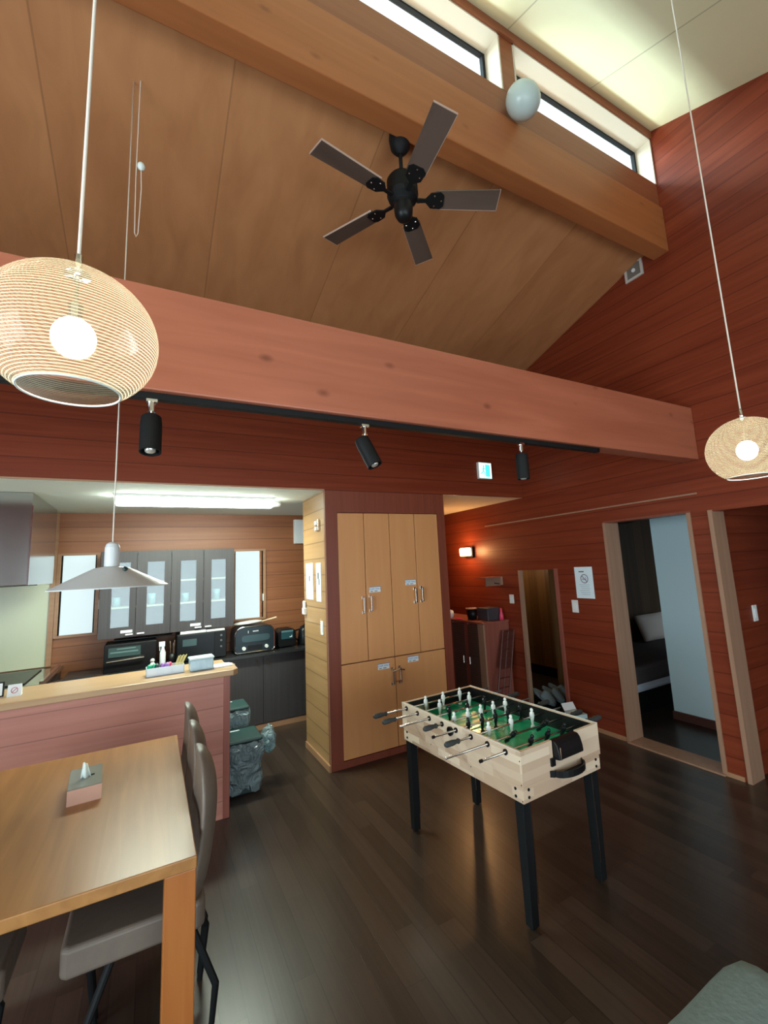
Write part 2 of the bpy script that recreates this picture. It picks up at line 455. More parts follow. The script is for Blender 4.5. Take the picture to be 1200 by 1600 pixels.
def globemat():
    m_, nt, p = nm('striped_glass_shade'); L = nt.links.new
    tc = nt.nodes.new('ShaderNodeTexCoord'); sp = nt.nodes.new('ShaderNodeSeparateXYZ'); L(tc.outputs['Object'], sp.inputs[0])
    # spiral threads: spacing along the meridian (object z stretched near the poles)
    zz = Mth(nt, 'ARCSINE', Mth(nt, 'MAXIMUM', Mth(nt, 'MINIMUM', Mth(nt, 'DIVIDE', sp.outputs['Z'], 0.1455), 0.999), -0.999))
    a = Mth(nt, 'MULTIPLY', zz, 23.0)
    fr = Mth(nt, 'FRACT', a)
    stripe = Mth(nt, 'LESS_THAN', fr, 0.30)
    tr = nt.nodes.new('ShaderNodeBsdfTransparent'); tr.inputs[0].default_value = (0.93, 0.92, 0.86, 1)
    gl = nt.nodes.new('ShaderNodeBsdfGlossy'); gl.inputs['Roughness'].default_value = 0.03
    lw = nt.nodes.new('ShaderNodeLayerWeight'); lw.inputs[0].default_value = 0.35
    m1 = nt.nodes.new('ShaderNodeMixShader'); L(Mth(nt, 'ADD', Mth(nt, 'MULTIPLY', lw.outputs['Fresnel'], 0.12), 0.01), m1.inputs[0]); L(tr.outputs[0], m1.inputs[1]); L(gl.outputs[0], m1.inputs[2])
    tl = nt.nodes.new('ShaderNodeBsdfTranslucent'); tl.inputs[0].default_value = (0.74, 0.69, 0.56, 1)
    df = nt.nodes.new('ShaderNodeBsdfDiffuse'); df.inputs[0].default_value = (0.85, 0.80, 0.68, 1)
    m2 = nt.nodes.new('ShaderNodeMixShader'); m2.inputs[0].default_value = 0.06; L(tl.outputs[0], m2.inputs[1]); L(df.outputs[0], m2.inputs[2])
    m3 = nt.nodes.new('ShaderNodeMixShader'); L(Mth(nt, 'ADD', Mth(nt, 'MULTIPLY', stripe, 0.45), 0.10), m3.inputs[0]); L(m1.outputs[0], m3.inputs[1]); L(m2.outputs[0], m3.inputs[2])
    L(m3.outputs[0], nt.nodes['Material Output'].inputs[0])
    return m_


M['globe'] = globemat()
M['fabric_dark'] = simple('dark_seat_under', (0.03, 0.03, 0.03), 0.7)

# ------------------------------------------------------------------ setting
XR, Y1, ZC, YB = 3.613, 3.703, 2.283, 5.5
XL, YK = -3.0, -2.9


def zlow(y): return 4.122 - 0.2876 * (y - 2.041)
def zup(y): return 5.144 + 0.396 * (y - 1.745)


St('floor', (XL - .1, 7.6, YK - .1, 6.7, -0.1, 0.0), M['floor'])
# right wall with openings (y is the run)
q = bmesh.new()
T = 0.12
D1a, D1b, DZ = 1.955, 2.69, 1.89          # bedroom doorway
P_a = 1.80                                   # post end; alcove opening nearer
SHa, SHb, SHZ = 3.345, 3.86, 1.478
box(q, XR, XR + T, SHb + .35, 6.3, 0, 3.75); box(q, XR, XR + .03, SHb, SHb + .35, 0, SHZ); box(q, XR, XR + T, SHb, SHb + .35, SHZ, 3.75)
box(q, XR, XR + T, SHa, SHb, SHZ, 3.80)
box(q, XR, XR + T, D1b, SHa, 0, 3.95)
box(q, XR, XR + T, D1a, D1b, DZ, 4.13)
box(q, XR, XR + T, P_a, D1a, 0, 4.15)
box(q, XR, XR + T, 0.2, P_a, DZ - .01, 4.15)
box(q, XR, XR + T, YK, 0.2, 0, 3.25)
prism(q, [(YK, 3.25), (0.2, 3.25), (0.2, 4.15), (1.93, 4.15), (1.93, 5.26), (YK, zup(YK) + .06)], 'X', XR, XR + T)
wr = St('wall_right', q, M['plank'])
St('wall_alcove', [(XR + T + .02, 6.2, 1.795, 1.90, 0, 2.4)], M['plank'])
St('wall_alcove_side', [(5.2, 5.3, -0.4, 1.79, 0, 2.4)], M['plank'])
St('ceiling_alcove', [(XR + T, 5.2, -0.4, 1.79, 2.15, 2.2)], M['hall_ceil'])
St('wall_alcove_near', [(XR + T, 5.3, -0.5, -0.4, 0, 2.4)], M['plank'])
# wall above the kitchen opening
St('wall_back_upper', [(XL, XR - .002, Y1, Y1 + .012, ZC, zlow(Y1 + .1)), (XL, XR - .002, Y1 + .012, Y1 + .1, ZC + .041, zlow(Y1 + .1))], M['plank'])
St('trim_1', [(XL, 1.284, Y1 - .008, Y1 - .0005, ZC - .004, ZC + .008)], M['trimwood'])
# sloped plywood ceiling
q = bmesh.new()
prism(q, [(1.9, zlow(1.9)), (Y1 + .1, zlow(Y1 + .1)), (Y1 + .1, zlow(Y1 + .1) + .08), (1.9, zlow(1.9) + .08)], 'X', XL, XR + .1)
St('ceiling_lower_slope', q, M['ply'])
q = bmesh.new()
prism(q, [(YK, zup(YK)), (1.93, zup(1.93)), (1.93, zup(1.93) + .08), (YK, zup(YK) + .08)], 'X', XL, XR + .1)
St('ceiling_upper_slope', q, M['ply_pale'])
# clerestory wall: sill boards, posts, head
q = bmesh.new()
box(q, XL, XR, 1.82, 1.95, 4.42, 4.665)
box(q, XL, XR, 1.80, 1.94, 5.10, 5.215)
for a, b2 in ((1.925, 2.045), (0.02, 0.14), (-1.9, -1.78)): box(q, a, b2, 1.82, 1.95, 4.66, 5.11)
St('wall_clerestory', q, wood('clerestory_boards', (0.22, 0.066, 0.026), (0.31, 0.10, 0.042), None, along='X', rough=0.45))
for i, (a, b2) in enumerate(((-1.78, 0.02), (0.14, 1.925), (2.045, 3.61))):
    q = bmesh.new()
    # deep white reveal
    box(q, a, a + .012, 1.815, 1.96, 4.665, 5.10); box(q, b2 - .012, b2, 1.815, 1.96, 4.665, 5.10)
    box(q, a, b2, 1.815, 1.96, 5.088, 5.10); box(q, a, b2, 1.83, 1.96, 4.665, 4.677)
    fr = St('window_%d' % (i + 1), q, simple('cream_reveal_%d' % i, (0.62, 0.56, 0.45), 0.5))
    O('window_frame', [(a + .012, b2 - .012, 1.95, 1.98, 4.677, 4.70), (a + .012, b2 - .012, 1.95, 1.98, 5.072, 5.088), (a + .012, a + .035, 1.95, 1.98, 4.70, 5.072), (b2 - .035, b2 - .012, 1.95, 1.98, 4.70, 5.072)], M['blackm'], fr)
    O('pane', [(a + .03, b2 - .03, 1.962, 1.968, 4.69, 5.08)], M['glass'], fr)
# kitchen shell
St('wall_kitchen_back', [(-3.0, -0.76, YB, YB + .1, 0, ZC), (-0.76, -0.475, YB, YB + .1, 0, 1.095), (-0.76, -0.475, YB, YB + .1, 1.865, ZC),
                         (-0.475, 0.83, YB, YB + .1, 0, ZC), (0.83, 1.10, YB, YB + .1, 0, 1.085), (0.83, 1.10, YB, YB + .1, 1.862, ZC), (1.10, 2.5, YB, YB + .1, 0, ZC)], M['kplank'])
St('ceiling_kitchen', (XL, 2.45, Y1 + .013, YB + .1, ZC, ZC + .04), M['ceil_white'])
St('ceiling_hall', (2.4505, XR, Y1 + .013, 6.3, ZC, ZC + .04), M['hall_ceil'])
St('wall_hall_left', (2.41, 2.47, 4.36, 6.3, 0, ZC), M['plank'])
St('wall_hall_back', (2.41, XR + .1, 6.3, 6.4, 0, ZC + .1), M['plank'])
St('wall_left', [(XL - .1, XL, YK, -0.9, 0, 5.3), (XL - .1, XL, 1.5, YB + .1, 0, 5.3), (XL - .1, XL, -0.9, 1.5, 2.3, 5.3), (XL - .1, XL, -0.9, 1.5, 0, 0.3)], M['plank'])
St('window_7', [(XL - .08, XL - .03, -0.9, -0.85, 0.3, 2.3), (XL - .08, XL - .03, 1.45, 1.5, 0.3, 2.3), (XL - .08, XL - .03, .27, .33, 0.3, 2.3), (XL - .08, XL - .03, -.85, 1.45, 2.25, 2.3), (XL - .08, XL - .03, -.85, 1.45, 0.3, 0.35)], M['blackm'])
St('baseboard_right', [(XR - .01, XR, D1b + .03, SHa - .03, 0, 0.035), (XR - .01, XR, P_a + .02, D1a - .02, 0, 0.03)], M['trimwood'])
St('trim_2', (XR - .012, XR, 1.86, 4.4, 2.024, 2.036), M['casing'])
# wall behind the camera with the terrace windows
q = bmesh.new()
box(q, XL, -1.7, YK - .1, YK, 0, 3.4); box(q, 2.9, XR + .1, YK - .1, YK, 0, 3.4); box(q, -1.7, 2.9, YK - .1, YK, 2.3, 3.4)
St('wall_terrace', q, M['plank'])
St('window_4', [(-1.7, -1.63, YK - .08, YK - .02, 0, 2.3), (2.83, 2.9, YK - .08, YK - .02, 0, 2.3), (0.55, 0.65, YK - .08, YK - .02, 0, 2.3), (-1.7, 2.9, YK - .08, YK - .02, 2.24, 2.3)], M['blackm'])

# door casings
q = bmesh.new()
box(q, XR - .012, XR + .175, D1b - .004, D1b + .024, 0, DZ + .0)
O_ = St('door_1', q, M['casing'])
O('casing', [(XR - .012, XR + .14, D1a - .026, D1a + .003, 0, DZ)], M['casing'], O_)
O('casing', [(XR - .004, XR + .14, D1a - .026, D1b + .024, DZ - .002, DZ + .015)], M['frame_red'], O_)
O('door_sill', [(XR - .03, XR + .16, D1a - .02, D1b + .01, 0.0, 0.012)], M['casing'], O_)
O('strike_plate', [(XR + .12, XR + .15, D1b - .003, D1b + .002, 0.90, 0.94)], M['brass'], O_)
St('trim_3', (XR - .014, XR + .155, P_a - .03, P_a, 0, DZ), M['casing'])
sh = St('door_2', [(XR - .012, XR + .032, SHb - .012, SHb + .02, 0, SHZ)], M['casing'])
O('casing', [(XR - .02, XR + .12, SHa - .035, SHa, 0, SHZ + .01)], M['sidered'], sh)
# bedroom beyond door 1
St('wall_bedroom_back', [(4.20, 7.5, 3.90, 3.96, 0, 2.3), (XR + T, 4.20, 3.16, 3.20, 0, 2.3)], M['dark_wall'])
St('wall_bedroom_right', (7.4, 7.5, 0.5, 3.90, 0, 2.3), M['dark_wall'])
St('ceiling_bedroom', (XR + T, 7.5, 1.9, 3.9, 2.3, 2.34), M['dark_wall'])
St('wall_bedroom_partition', (4.45, 4.55, 1.905, 2.79, 0, 2.3), M['bluewhite'])
St('baseboard_bedroom', (4.435, 4.45, 1.905, 2.80, 0, 0.075), M['baseb_dark'])
St('wall_shoe_room_near', (4.16, 4.20, 3.20, 3.96, 0, 2.3), M['dark_plank'])
# shoe room beyond door 2
St('wall_shoe_room_back', (4.75, 4.8, 3.965, 6.3, 0.13, 1.95), M['dark_plank'])
St('shoe_room_shadow_strip', (4.76, 4.8, 3.965, 6.3, 0, 0.13), M['black'])  # black strip stands for the dark, shadowed floor below the brown wall
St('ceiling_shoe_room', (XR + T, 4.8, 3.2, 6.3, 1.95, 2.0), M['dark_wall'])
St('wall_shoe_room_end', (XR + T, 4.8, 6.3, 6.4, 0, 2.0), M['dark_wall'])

# ------------------------------------------------------------------ beams
O('tie_beam', (XL, XR - .001, 1.808, 1.93, 2.283, 2.695), M['beam'], bevel=0.006,
  label='thick reddish knotty wooden beam spanning the room above the spotlight rail', cat='beam')
O('ridge_beam', (XL, XR - .001, 1.798, 1.93, 4.032, 4.43), M['beam_up'], bevel=0.006,
  label='big brown wooden beam just below the high strip windows', cat='beam')

# ------------------------------------------------------------------ closet
cx0, cx1 = 1.286, 2.527
cl = thing('closet', 'tall built-in closet with orange plywood doors in a red stained frame', 'closet', (1.9, Y1 + .3, 0))
yf = Y1
O('face_frame', [(cx0, 1.396, yf, yf + .03, 0, ZC - .001), (2.443, cx1, yf, yf + .03, 0, ZC - .001), (1.396, 2.443, yf, yf + .03, 2.089, ZC - .001), (1.396, 2.443, yf, yf + .03, 0, 0.052)], M['frame_red'], cl)
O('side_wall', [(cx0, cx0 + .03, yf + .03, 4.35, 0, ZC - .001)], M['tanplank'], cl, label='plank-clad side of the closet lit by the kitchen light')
O('side_wall', [(cx1 - .03, cx1, yf + .03, 4.35, 0, ZC - .001)], M['plank'], cl)
O('back_panel', [(cx0 + .03, 2.41, 4.33, 4.35, 0, ZC - .001)], M['plank'], cl)
O('skirting', [(cx0 - .012, cx0, yf + .0, 4.35, 0, 0.05)], M['trimwood'], cl)
O('inner_back', [(1.396, 2.443, yf + .045, yf + .05, 0.05, 2.09)], M['sidered'], cl)
O('corner_bead', [(cx0 - .004, cx0 + .004, yf - .004, yf, 0, ZC - .002)], M['trimwood'], cl)


def closet_door(x0, x1, z0, z1, hx, hz, lock=False):
    d = O('door', [(x0, x1, yf + .006, yf + .026, z0, z1)], M['door_ply'], cl, bevel=0.002)
    q = bmesh.new()
    tube(q, [(hx, yf + .006, hz - .045), (hx, yf - .022, hz - .045)], .005, 8); tube(q, [(hx, yf + .006, hz + .045), (hx, yf - .022, hz + .045)], .005, 8)
    box(q, hx - .008, hx + .008, yf - .03, yf - .02, hz - .065, hz + .065)
    box(q, hx - .012, hx + .012, yf + .003, yf + .006, hz - .075, hz - .05); box(q, hx - .012, hx + .012, yf + .003, yf + .006, hz + .05, hz + .075)
    O('handle', q, M['brass'], d, bevel=.002)
    return d


xs = [1.400, 1.653, 1.909, 2.180, 2.440]
zt, zb = 2.084, 0.806
da = closet_door(xs[0], xs[1] - .006, zb, zt, xs[1] - .035, 1.275)
db = closet_door(xs[1], xs[2] - .006, zb, zt, xs[1] + .035, 1.285)
dc = closet_door(xs[2], xs[3] - .006, zb, zt, xs[3] - .037, 1.32)
dd = closet_door(xs[3], xs[4], zb, zt, xs[3] + .035, 1.325)
de = closet_door(xs[0], xs[2] - .006, 0.056, 0.798, xs[2] - .04, 0.64)
df_ = closet_door(xs[2], xs[4], 0.056, 0.798, xs[2] + .035, 0.645)
q = bmesh.new(); tube(q, [(xs[2] - .05, yf - .028, .685), (xs[2] + .02, yf - .032, .70), (xs[2] + .07, yf - .028, .685)], .006, 8)
tube(q, [(xs[2] + .035, yf - .03, .69), (xs[2] + .035, yf - .03, .60), (xs[2] - .02, yf - .03, .60)], .005, 8)
O('latch', q, M['chrome'], df_)


def staff_sign(x, z, door):
    s = O('staff_sign', [(x - .055, x + .055, yf + .002, yf + .006, z - .022, z + .022)], M['paper'], door)
    O('sign_edge', [(x - .058, x + .058, yf + .003, yf + .0065, z + .020, z + .026)], M['blueink'], s)
    text('sign_text', 'STAFF ONLY', 0.021, (x, yf + .0014, z + .006), (PI / 2, 0, 0), M['blueink'], s)
    O('small_print', [(x - .045, x - .02, yf + .001, yf + .002, z - .016, z - .010), (x - .005, x + .025, yf + .001, yf + .002, z - .016, z - .010)], M['ink'], s)


staff_sign(1.735, 1.40, db); staff_sign(2.105, 1.44, dc); staff_sign(1.79, 0.735, de); staff_sign(2.09, 0.755, df_)

# things on the closet side wall (x = cx0, facing -x)
def card_x(name, x, y0, y1, z0, z1, label, cat, mats, inks, thick=0.003, group=None):
    t = thing(name, label, cat, (x, (y0 + y1) / 2, z0), group=group)
    s = O('sheet' if cat in ('notice', 'poster') else 'plate', [(x - thick, x, y0, y1, z0, z1)], mats, t)
    for (a, b2, c, d, mi) in inks:
        O('print', [(x - thick - .001, x - thick, a, b2, c, d)], mi, s)
    return t


card_x('notice', cx0 - .001, 4.06, 4.27, 1.335, 1.665, 'white printed notice on the closet side wall, the one nearer the kitchen window', 'notice', M['paper'],
       [(4.15, 4.18, 1.50, 1.55, M['ink']), (4.15, 4.17, 1.40, 1.415, M['fadedink']), (4.10, 4.22, 1.62, 1.628, M['fadedink'])])
card_x('notice', cx0 - .001, 3.835, 3.965, 1.325, 1.66, 'pale blue notice with a dark drawing on the closet side wall, nearest the closet corner', 'notice', M['paperblue'],
       [(3.89, 3.925, 1.52, 1.575, M['ink']), (3.875, 3.90, 1.47, 1.52, M['ink']), (3.88, 3.92, 1.60, 1.61, M['fadedink']), (3.88, 3.91, 1.37, 1.385, M['fadedink'])])
t = thing('remote_holder', 'white air conditioner remote in a holder at the closet side wall edge', 'remote', (cx0, 4.31, 1.18))
O('holder', [(cx0 - .03, cx0, 4.275, 4.34, 1.19, 1.25)], M['white'], t, bevel=.005)
O('remote', [(cx0 - .024, cx0 - .006, 4.28, 4.335, 1.20, 1.315)], M['paper'], t, bevel=.006)
t = thing('wall_switch', 'narrow white light switch low on the closet side wall', 'switch', (cx0, 3.83, 1.04))
O('plate', [(cx0 - .008, cx0, 3.80, 3.865, 1.05, 1.165)], M['white'], t, bevel=.003)
O('rocker', [(cx0 - .012, cx0 - .008, 3.815, 3.85, 1.08, 1.135)], M['paper'], t, bevel=.001)
t = thing('thermostat', 'small brass-edged white control box high on the closet side wall', 'thermostat', (cx0, 3.9, 1.94))
O('case', [(cx0 - .021, cx0 - .001, 3.84, 3.93, 1.945, 2.045)], M['brass'], t, bevel=.003)
O('dial', [(cx0 - .026, cx0 - .02, 3.875, 3.92, 2.0, 2.035)], M['paper'], t)
O('button', [(cx0 - .026, cx0 - .02, 3.875, 3.92, 1.95, 1.98)], M['paper'], t)

# ------------------------------------------------------------------ exit sign, rail, spots
t = thing('exit_sign', 'small glowing green and white exit sign on the red wall above the hallway', 'exit sign', (3.07, Y1 - .03, 2.467))
O('case', [(2.98, 3.158, Y1 - .035, Y1 - .001, 2.467, 2.645)], M['white'], t, bevel=.004)
f_ = O('face', [(2.988, 3.150, Y1 - .038, Y1 - .035, 2.475, 2.637)], M['exitw'], t)
q = bmesh.new()
box(q, 3.07, 3.125, Y1 - .040, Y1 - .038, 2.49, 2.62)
O('door_symbol', q, M['exitg'], f_)
q = bmesh.new()
ellipsoid(q, (3.045, Y1 - .041, 2.60), .010, .003, .011, 10, 6)
for a, b2, r_ in (((3.045, 2.588), (3.04, 2.55), .009), ((3.04, 2.55), (3.06, 2.525), .006), ((3.06, 2.525), (3.055, 2.495), .005), ((3.04, 2.55), (3.02, 2.525), .006), ((3.02, 2.525), (3.0, 2.52), .005), ((3.045, 2.585), (3.025, 2.565), .004), ((3.045, 2.585), (3.068, 2.57), .004)):
    tube(q, [(a[0], Y1 - .040, a[1]), (b2[0], Y1 - .040, b2[1])], r_, 6)
for v in q.verts: v.co.y = Y1 - .0395 + (v.co.y - (Y1 - .0395)) * .15
O('running_figure', q, M['exitg'], f_)

rail = thing('track_rail', 'black lighting track under the reddish knotty beam', 'lighting rail', (1.2, 1.85, 2.25))
O('rail', [(-0.75, 2.475, 1.833, 1.868, 2.258, 2.2825)], M['blackm'], rail, bevel=.002)
O('end_cap', [(2.475, 2.49, 1.831, 1.870, 2.256, 2.2825)], M['black'], rail)


def spot(x, tilt_x, tilt_y, label, name='spotlight', yaw=0):
    t = thing(name, label, 'spotlight', (x, 1.85, 2.259), world=False, group=None)
    q = bmesh.new(); box(q, -.018, .018, -.014, .014, -.012, 0); tube(q, [(0, 0, -.012), (0, 0, -.048)], .014, 14)
    O('connector', q, M['chrome'], t)
    q = bmesh.new(); tube(q, [(0, 0, -.045), (0, 0, -.105)], .0045, 8); O('stem', q, M['chrome'], t)
    R_ = Matrix.Rotation(tilt_x, 4, 'X') @ Matrix.Rotation(tilt_y, 4, 'Y')
    T_ = Matrix.Translation((0, 0, -.105)) @ R_
    q = bmesh.new(); lathe(q, [(0, .032), (.030, .032), (.034, .027), (.036, .0), (.036, -.115), (.0305, -.115), (.0305, -.095), (0, -.095)], n=28)
    bmesh.ops.transform(q, matrix=T_ @ Matrix.Translation((0, 0, .01)), verts=q.verts)
    h = O('housing', q, M['blackm'], t, smooth=False)
    q = bmesh.new(); lathe(q, [(0, -.116), (.010, -.1155), (.017, -.112), (.019, -.100)], n=24)
    bmesh.ops.transform(q, matrix=T_ @ Matrix.Translation((0, 0, .008)), verts=q.verts)
    O('lens', q, M['spotlens'], t, smooth=True)
    return t


spot(-0.017, math.radians(-14), 0, 'black tube spotlight on the track, beside the big round pendant')
spot(0.845, math.radians(-18), math.radians(-18), 'black tube spotlight tilted towards the viewer at the middle of the track')
spot(1.822, math.radians(0), math.radians(0), 'black tube spotlight on the track near the exit sign')

# ------------------------------------------------------------------ ceiling fan
FX, FY = 1.195, 1.966
fan = thing('ceiling_fan', 'black ceiling fan with five weathered wood blades under the sloped ceiling', 'ceiling fan', (FX, FY, 3.54), world=False)
Z0 = 3.54
q = bmesh.new(); lathe(q, [(0, .62), (.035, .61), (.058, .58), (.064, .53), (.056, .475), (.034, .445), (.014, .43)], n=28); O('canopy', q, M['blackm'], fan, smooth=True)
q = bmesh.new(); tube(q, [(0, 0, .60), (0, 0, .27)], .011, 12); O('downrod', q, M['blackm'], fan, smooth=True)
q = bmesh.new(); lathe(q, [(.011, .31), (.03, .305), (.04, .28), (.075, .27), (.088, .25), (.09, .16), (.082, .135), (.055, .115), (.052, .10), (0, .10)], n=32); O('motor_housing', q, M['blackm'], fan, bevel=.002)
q = bmesh.new(); lathe(q, [(.052, .105), (.054, .07), (.05, .035), (.036, .010), (.015, 0), (0, -.001)], n=28); O('switch_cup', q, M['black'], fan, smooth=True)
for k in range(5):
    a = math.radians(46 + 72 * k)
    R_ = Matrix.Rotation(a, 4, 'Z') @ Matrix.Rotation(math.radians(-11), 4, 'X')
    q = bmesh.new(); box(q, .19, .555, -.062, .062, -.004, .004)
    for v in q.verts:
        if v.co.x < .3: v.co.y *= .86
    bmesh.ops.transform(q, matrix=Matrix.Translation((0, 0, .135)) @ R_, verts=q.verts)
    bl = O('blade', q, M['fanblade'], fan)
    q = bmesh.new(); box(q, .19, .558, .0625, .065, -.005, .005); box(q, .555, .558, -.062, .065, -.005, .005)
    for v in q.verts:
        if v.co.x < .3: v.co.y *= .86
    bmesh.ops.transform(q, matrix=Matrix.Translation((0, 0, .135)) @ R_, verts=q.verts)
    O('blade_edge', q, M['fanedge'], bl)
    q = bmesh.new(); prism(q, [(.08, -.013), (.13, -.011), (.16, -.045), (.215, -.05), (.235, -.03), (.235, .03), (.215, .05), (.16, .045), (.13, .011), (.08, .013)], 'Z', -.011, -.003)
    bmesh.ops.transform(q, matrix=Matrix.Translation((0, 0, .135)) @ R_, verts=q.verts)
    br = O('blade_bracket', q, M['blackm'], bl)
    for sx, sy in ((.18, -.03), (.18, .03), (.22, 0)):
        q = bmesh.new(); ellipsoid(q, (sx, sy, -.012), .005, .005, .003, 8, 4)
        bmesh.ops.transform(q, matrix=Matrix.Translation((0, 0, .135)) @ R_, verts=q.verts)
        O('screw', q, M['steel'], bl)

# ------------------------------------------------------------------ pendants
def globe_pendant(x, y, zc, top, label, power):
    t = thing('globe_pendant', label, 'pendant lamp', (x, y, zc), world=False)
    RX, RZ = .158, .1455
    prof = []
    N = 40
    a0, a1 = -math.radians(56), math.radians(84)
    for i in range(N + 1):
        a = a0 + (a1 - a0) * i / N
        prof.append((RX * math.cos(a), RZ * math.sin(a)))
    q = bmesh.new(); lathe(q, prof, n=64); O('glass_shade', q, M['globe'], t, smooth=True)
    q = bmesh.new(); r0, z0 = prof[0]
    tube(q, [(r0 * math.cos(2 * PI * k / 48), r0 * math.sin(2 * PI * k / 48), z0) for k in range(49)], .0022, 6, cap=False); O('rim', q, M['tissue'], t, smooth=True)
    q = bmesh.new(); tube(q, [(0, 0, RZ - .01), (0, 0, RZ + .045)], .008, 14); tube(q, [(0, 0, RZ + .003), (0, 0, RZ - .004)], .024, 18); O('fitter', q, M['chrome'], t, smooth=True)
    q = bmesh.new(); tube(q, [(0, 0, RZ - .01), (0, 0, .075)], .0035, 8); tube(q, [(0, 0, .075), (0, 0, .035)], .014, 14); O('socket', q, M['chrome'], t)
    q = bmesh.new(); ellipsoid(q, (0, 0, -.002), .040, .040, .044, 20, 12); O('bulb', q, M['bulb'], t, smooth=True)
    q = bmesh.new(); tube(q, [(0, 0, RZ + .045), (0, 0, top - zc)], .0036, 8); O('cord', q, M['cord'], t, smooth=True)
    return t


globe_pendant(-0.158, 1.115, 2.115, zup(1.115), 'large round ribbed-glass pendant lamp hanging above the dining table', 0)
globe_pendant(2.295, 0.945, 2.03, zup(0.945), 'round ribbed-glass pendant lamp hanging in front of the right wall, far from the table', 0)

# flat white pendant
PX, PY = -0.147, 2.277
t = thing('flat_pendant', 'white wide conical metal pendant lamp hanging behind the beam above the table', 'pendant lamp', (PX, PY, 1.57), world=False)
q = bmesh.new(); lathe(q, [(.208, .003), (.214, .0), (.213, .004), (.062, .083), (.027, .089), (.027, .086), (.060, .080), (.208, .003)], n=72); O('shade', q, M['lampgrey'], t)
q = bmesh.new(); tube(q, [(0, 0, .086), (0, 0, .168), (0, 0, .183), (0, 0, .190)], [.0275, .0275, .022, .012], 28); O('neck', q, M['lampgrey'], t, smooth=False, bevel=.002)
q = bmesh.new(); lathe(q, [(0, .02), (.035, .03), (.04, .06), (.02, .09)], n=24); O('bulb', q, M['opal'], t, smooth=True)
q = bmesh.new(); tube(q, [(0, 0, .19), (0, 0, zlow(PY) - 1.57)], .0028, 8); O('cord', q, M['cord'], t, smooth=True)
q = bmesh.new(); tube(q, [(.05, -.085, .072), (.055, -.09, .078)], .009, 12); O('vent_knob', q, M['bingreen'], t)
t = thing('pull_cord', 'thin looped pull cord with a small white ball hanging from the sloped ceiling', 'cord', (-.118, 2.262, zlow(2.262)), world=False)
q = bmesh.new(); tube(q, [(0, 0, 0), (-.002, 0, -.55), (.002, 0, -.84), (.008, .0, -.86), (.016, 0, -.84), (.022, 0, -.6), (.018, 0, -.50)], .0022, 6); O('cord_loop', q, M['cord'], t)
q = bmesh.new(); ellipsoid(q, (.018, 0, -.478), .017, .017, .021, 16, 10); O('ball', q, M['tissue'], t, smooth=True)

# globe wall lamp at the clerestory
t = thing('globe_wall_lamp', 'unlit opal glass globe lamp fixed beside the high strip window', 'wall lamp', (1.98, 1.75, 4.52))
q = bmesh.new(); ellipsoid(q, (1.965, 1.70, 4.475), .112, .105, .105, 32, 20); O('globe', q, M['opal'], t, smooth=True)
q = bmesh.new(); tube(q, [(1.99, 1.73, 4.565), (2.0, 1.77, 4.62), (2.0, 1.818, 4.64)], .024, 16); O('fitter', q, M['white'], t, bevel=.003)
q = bmesh.new(); tube(q, [(2.0, 1.80, 4.64), (2.0, 1.8195, 4.64)], .045, 20); O('back_plate', q, M['white'], t)

# speaker on the right wall
t = thing('wall_vent', 'small square white vent with a round centre high on the right wall', 'vent', (XR, 2.11, 3.98))
O('frame', [(XR - .014, XR, 2.025, 2.19, 3.975, 3.995), (XR - .014, XR, 2.025, 2.19, 4.115, 4.135), (XR - .014, XR, 2.025, 2.045, 3.995, 4.115), (XR - .014, XR, 2.17, 2.19, 3.995, 4.115)], simple('dull_white_frame', (0.55, 0.50, 0.45), 0.5), t)
O('grille', [(XR - .006, XR, 2.045, 2.17, 3.995, 4.115)], simple('grey_grille', (0.16, 0.14, 0.12), 0.6), t)
q = bmesh.new(); tube(q, [(XR - .006, 2.107, 4.055), (XR - .016, 2.107, 4.055)], .016, 16); O('knob', q, M['white'], t)

# ------------------------------------------------------------------ right wall items
t = thing('no_smoking_poster', 'white no smoking poster on the red plank wall by the bedroom doorway', 'poster', (XR, 2.99, 1.2))
s = O('sheet', [(XR - .003, XR - .001, 2.888, 3.095, 1.20, 1.497)], M['paperblue'], t)
q = bmesh.new()
N = 28
cyy, czz = 2.985, 1.385
tube(q, [(XR - .004, cyy + .040 * math.cos(2 * PI * k / N), czz + .040 * math.sin(2 * PI * k / N)) for k in range(N + 1)], .0035, 6, cap=False)
tube(q, [(XR - .004, cyy + .028, czz + .028), (XR - .004, cyy - .028, czz - .028)], .0035, 6)
O('prohibition_ring', q, simple('purple_grey_ink', (0.16, 0.12, 0.20), 0.5), s)
q = bmesh.new(); tube(q, [(XR - .0035, cyy + .025, czz - .004), (XR - .0035, cyy - .020, czz - .004)], .004, 6); tube(q, [(XR - .0035, cyy - .018, czz + .004), (XR - .0035, cyy - .010, czz + .016)], .002, 6)
O('cigarette', q, M['redink'], s)
O('print', [(XR - .0036, XR - .003, 2.985, 3.045, 1.447, 1.457)], M['ink'], s)
O('print', [(XR - .0036, XR - .003, 2.93 + .008 * (i % 2), 3.05 - .01 * (i % 3), 1.325 - .018 * i, 1.329 - .018 * i) for i in range(6)], M['fadedink'], s)


def switch_x(y0, y1, z0, z1, label, x=XR):
    t = thing('wall_switch', label, 'switch', (x, (y0 + y1) / 2, z0))
    O('plate', [(x - .008, x - .0005, y0, y1, z0, z1)], M['white'], t, bevel=.003)
    O('rocker', [(x - .011, x - .008, y0 + (y1 - y0) * .25, y1 - (y1 - y0) * .25, z0 + .03, z1 - .03)], M['paper'], t, bevel=.001)


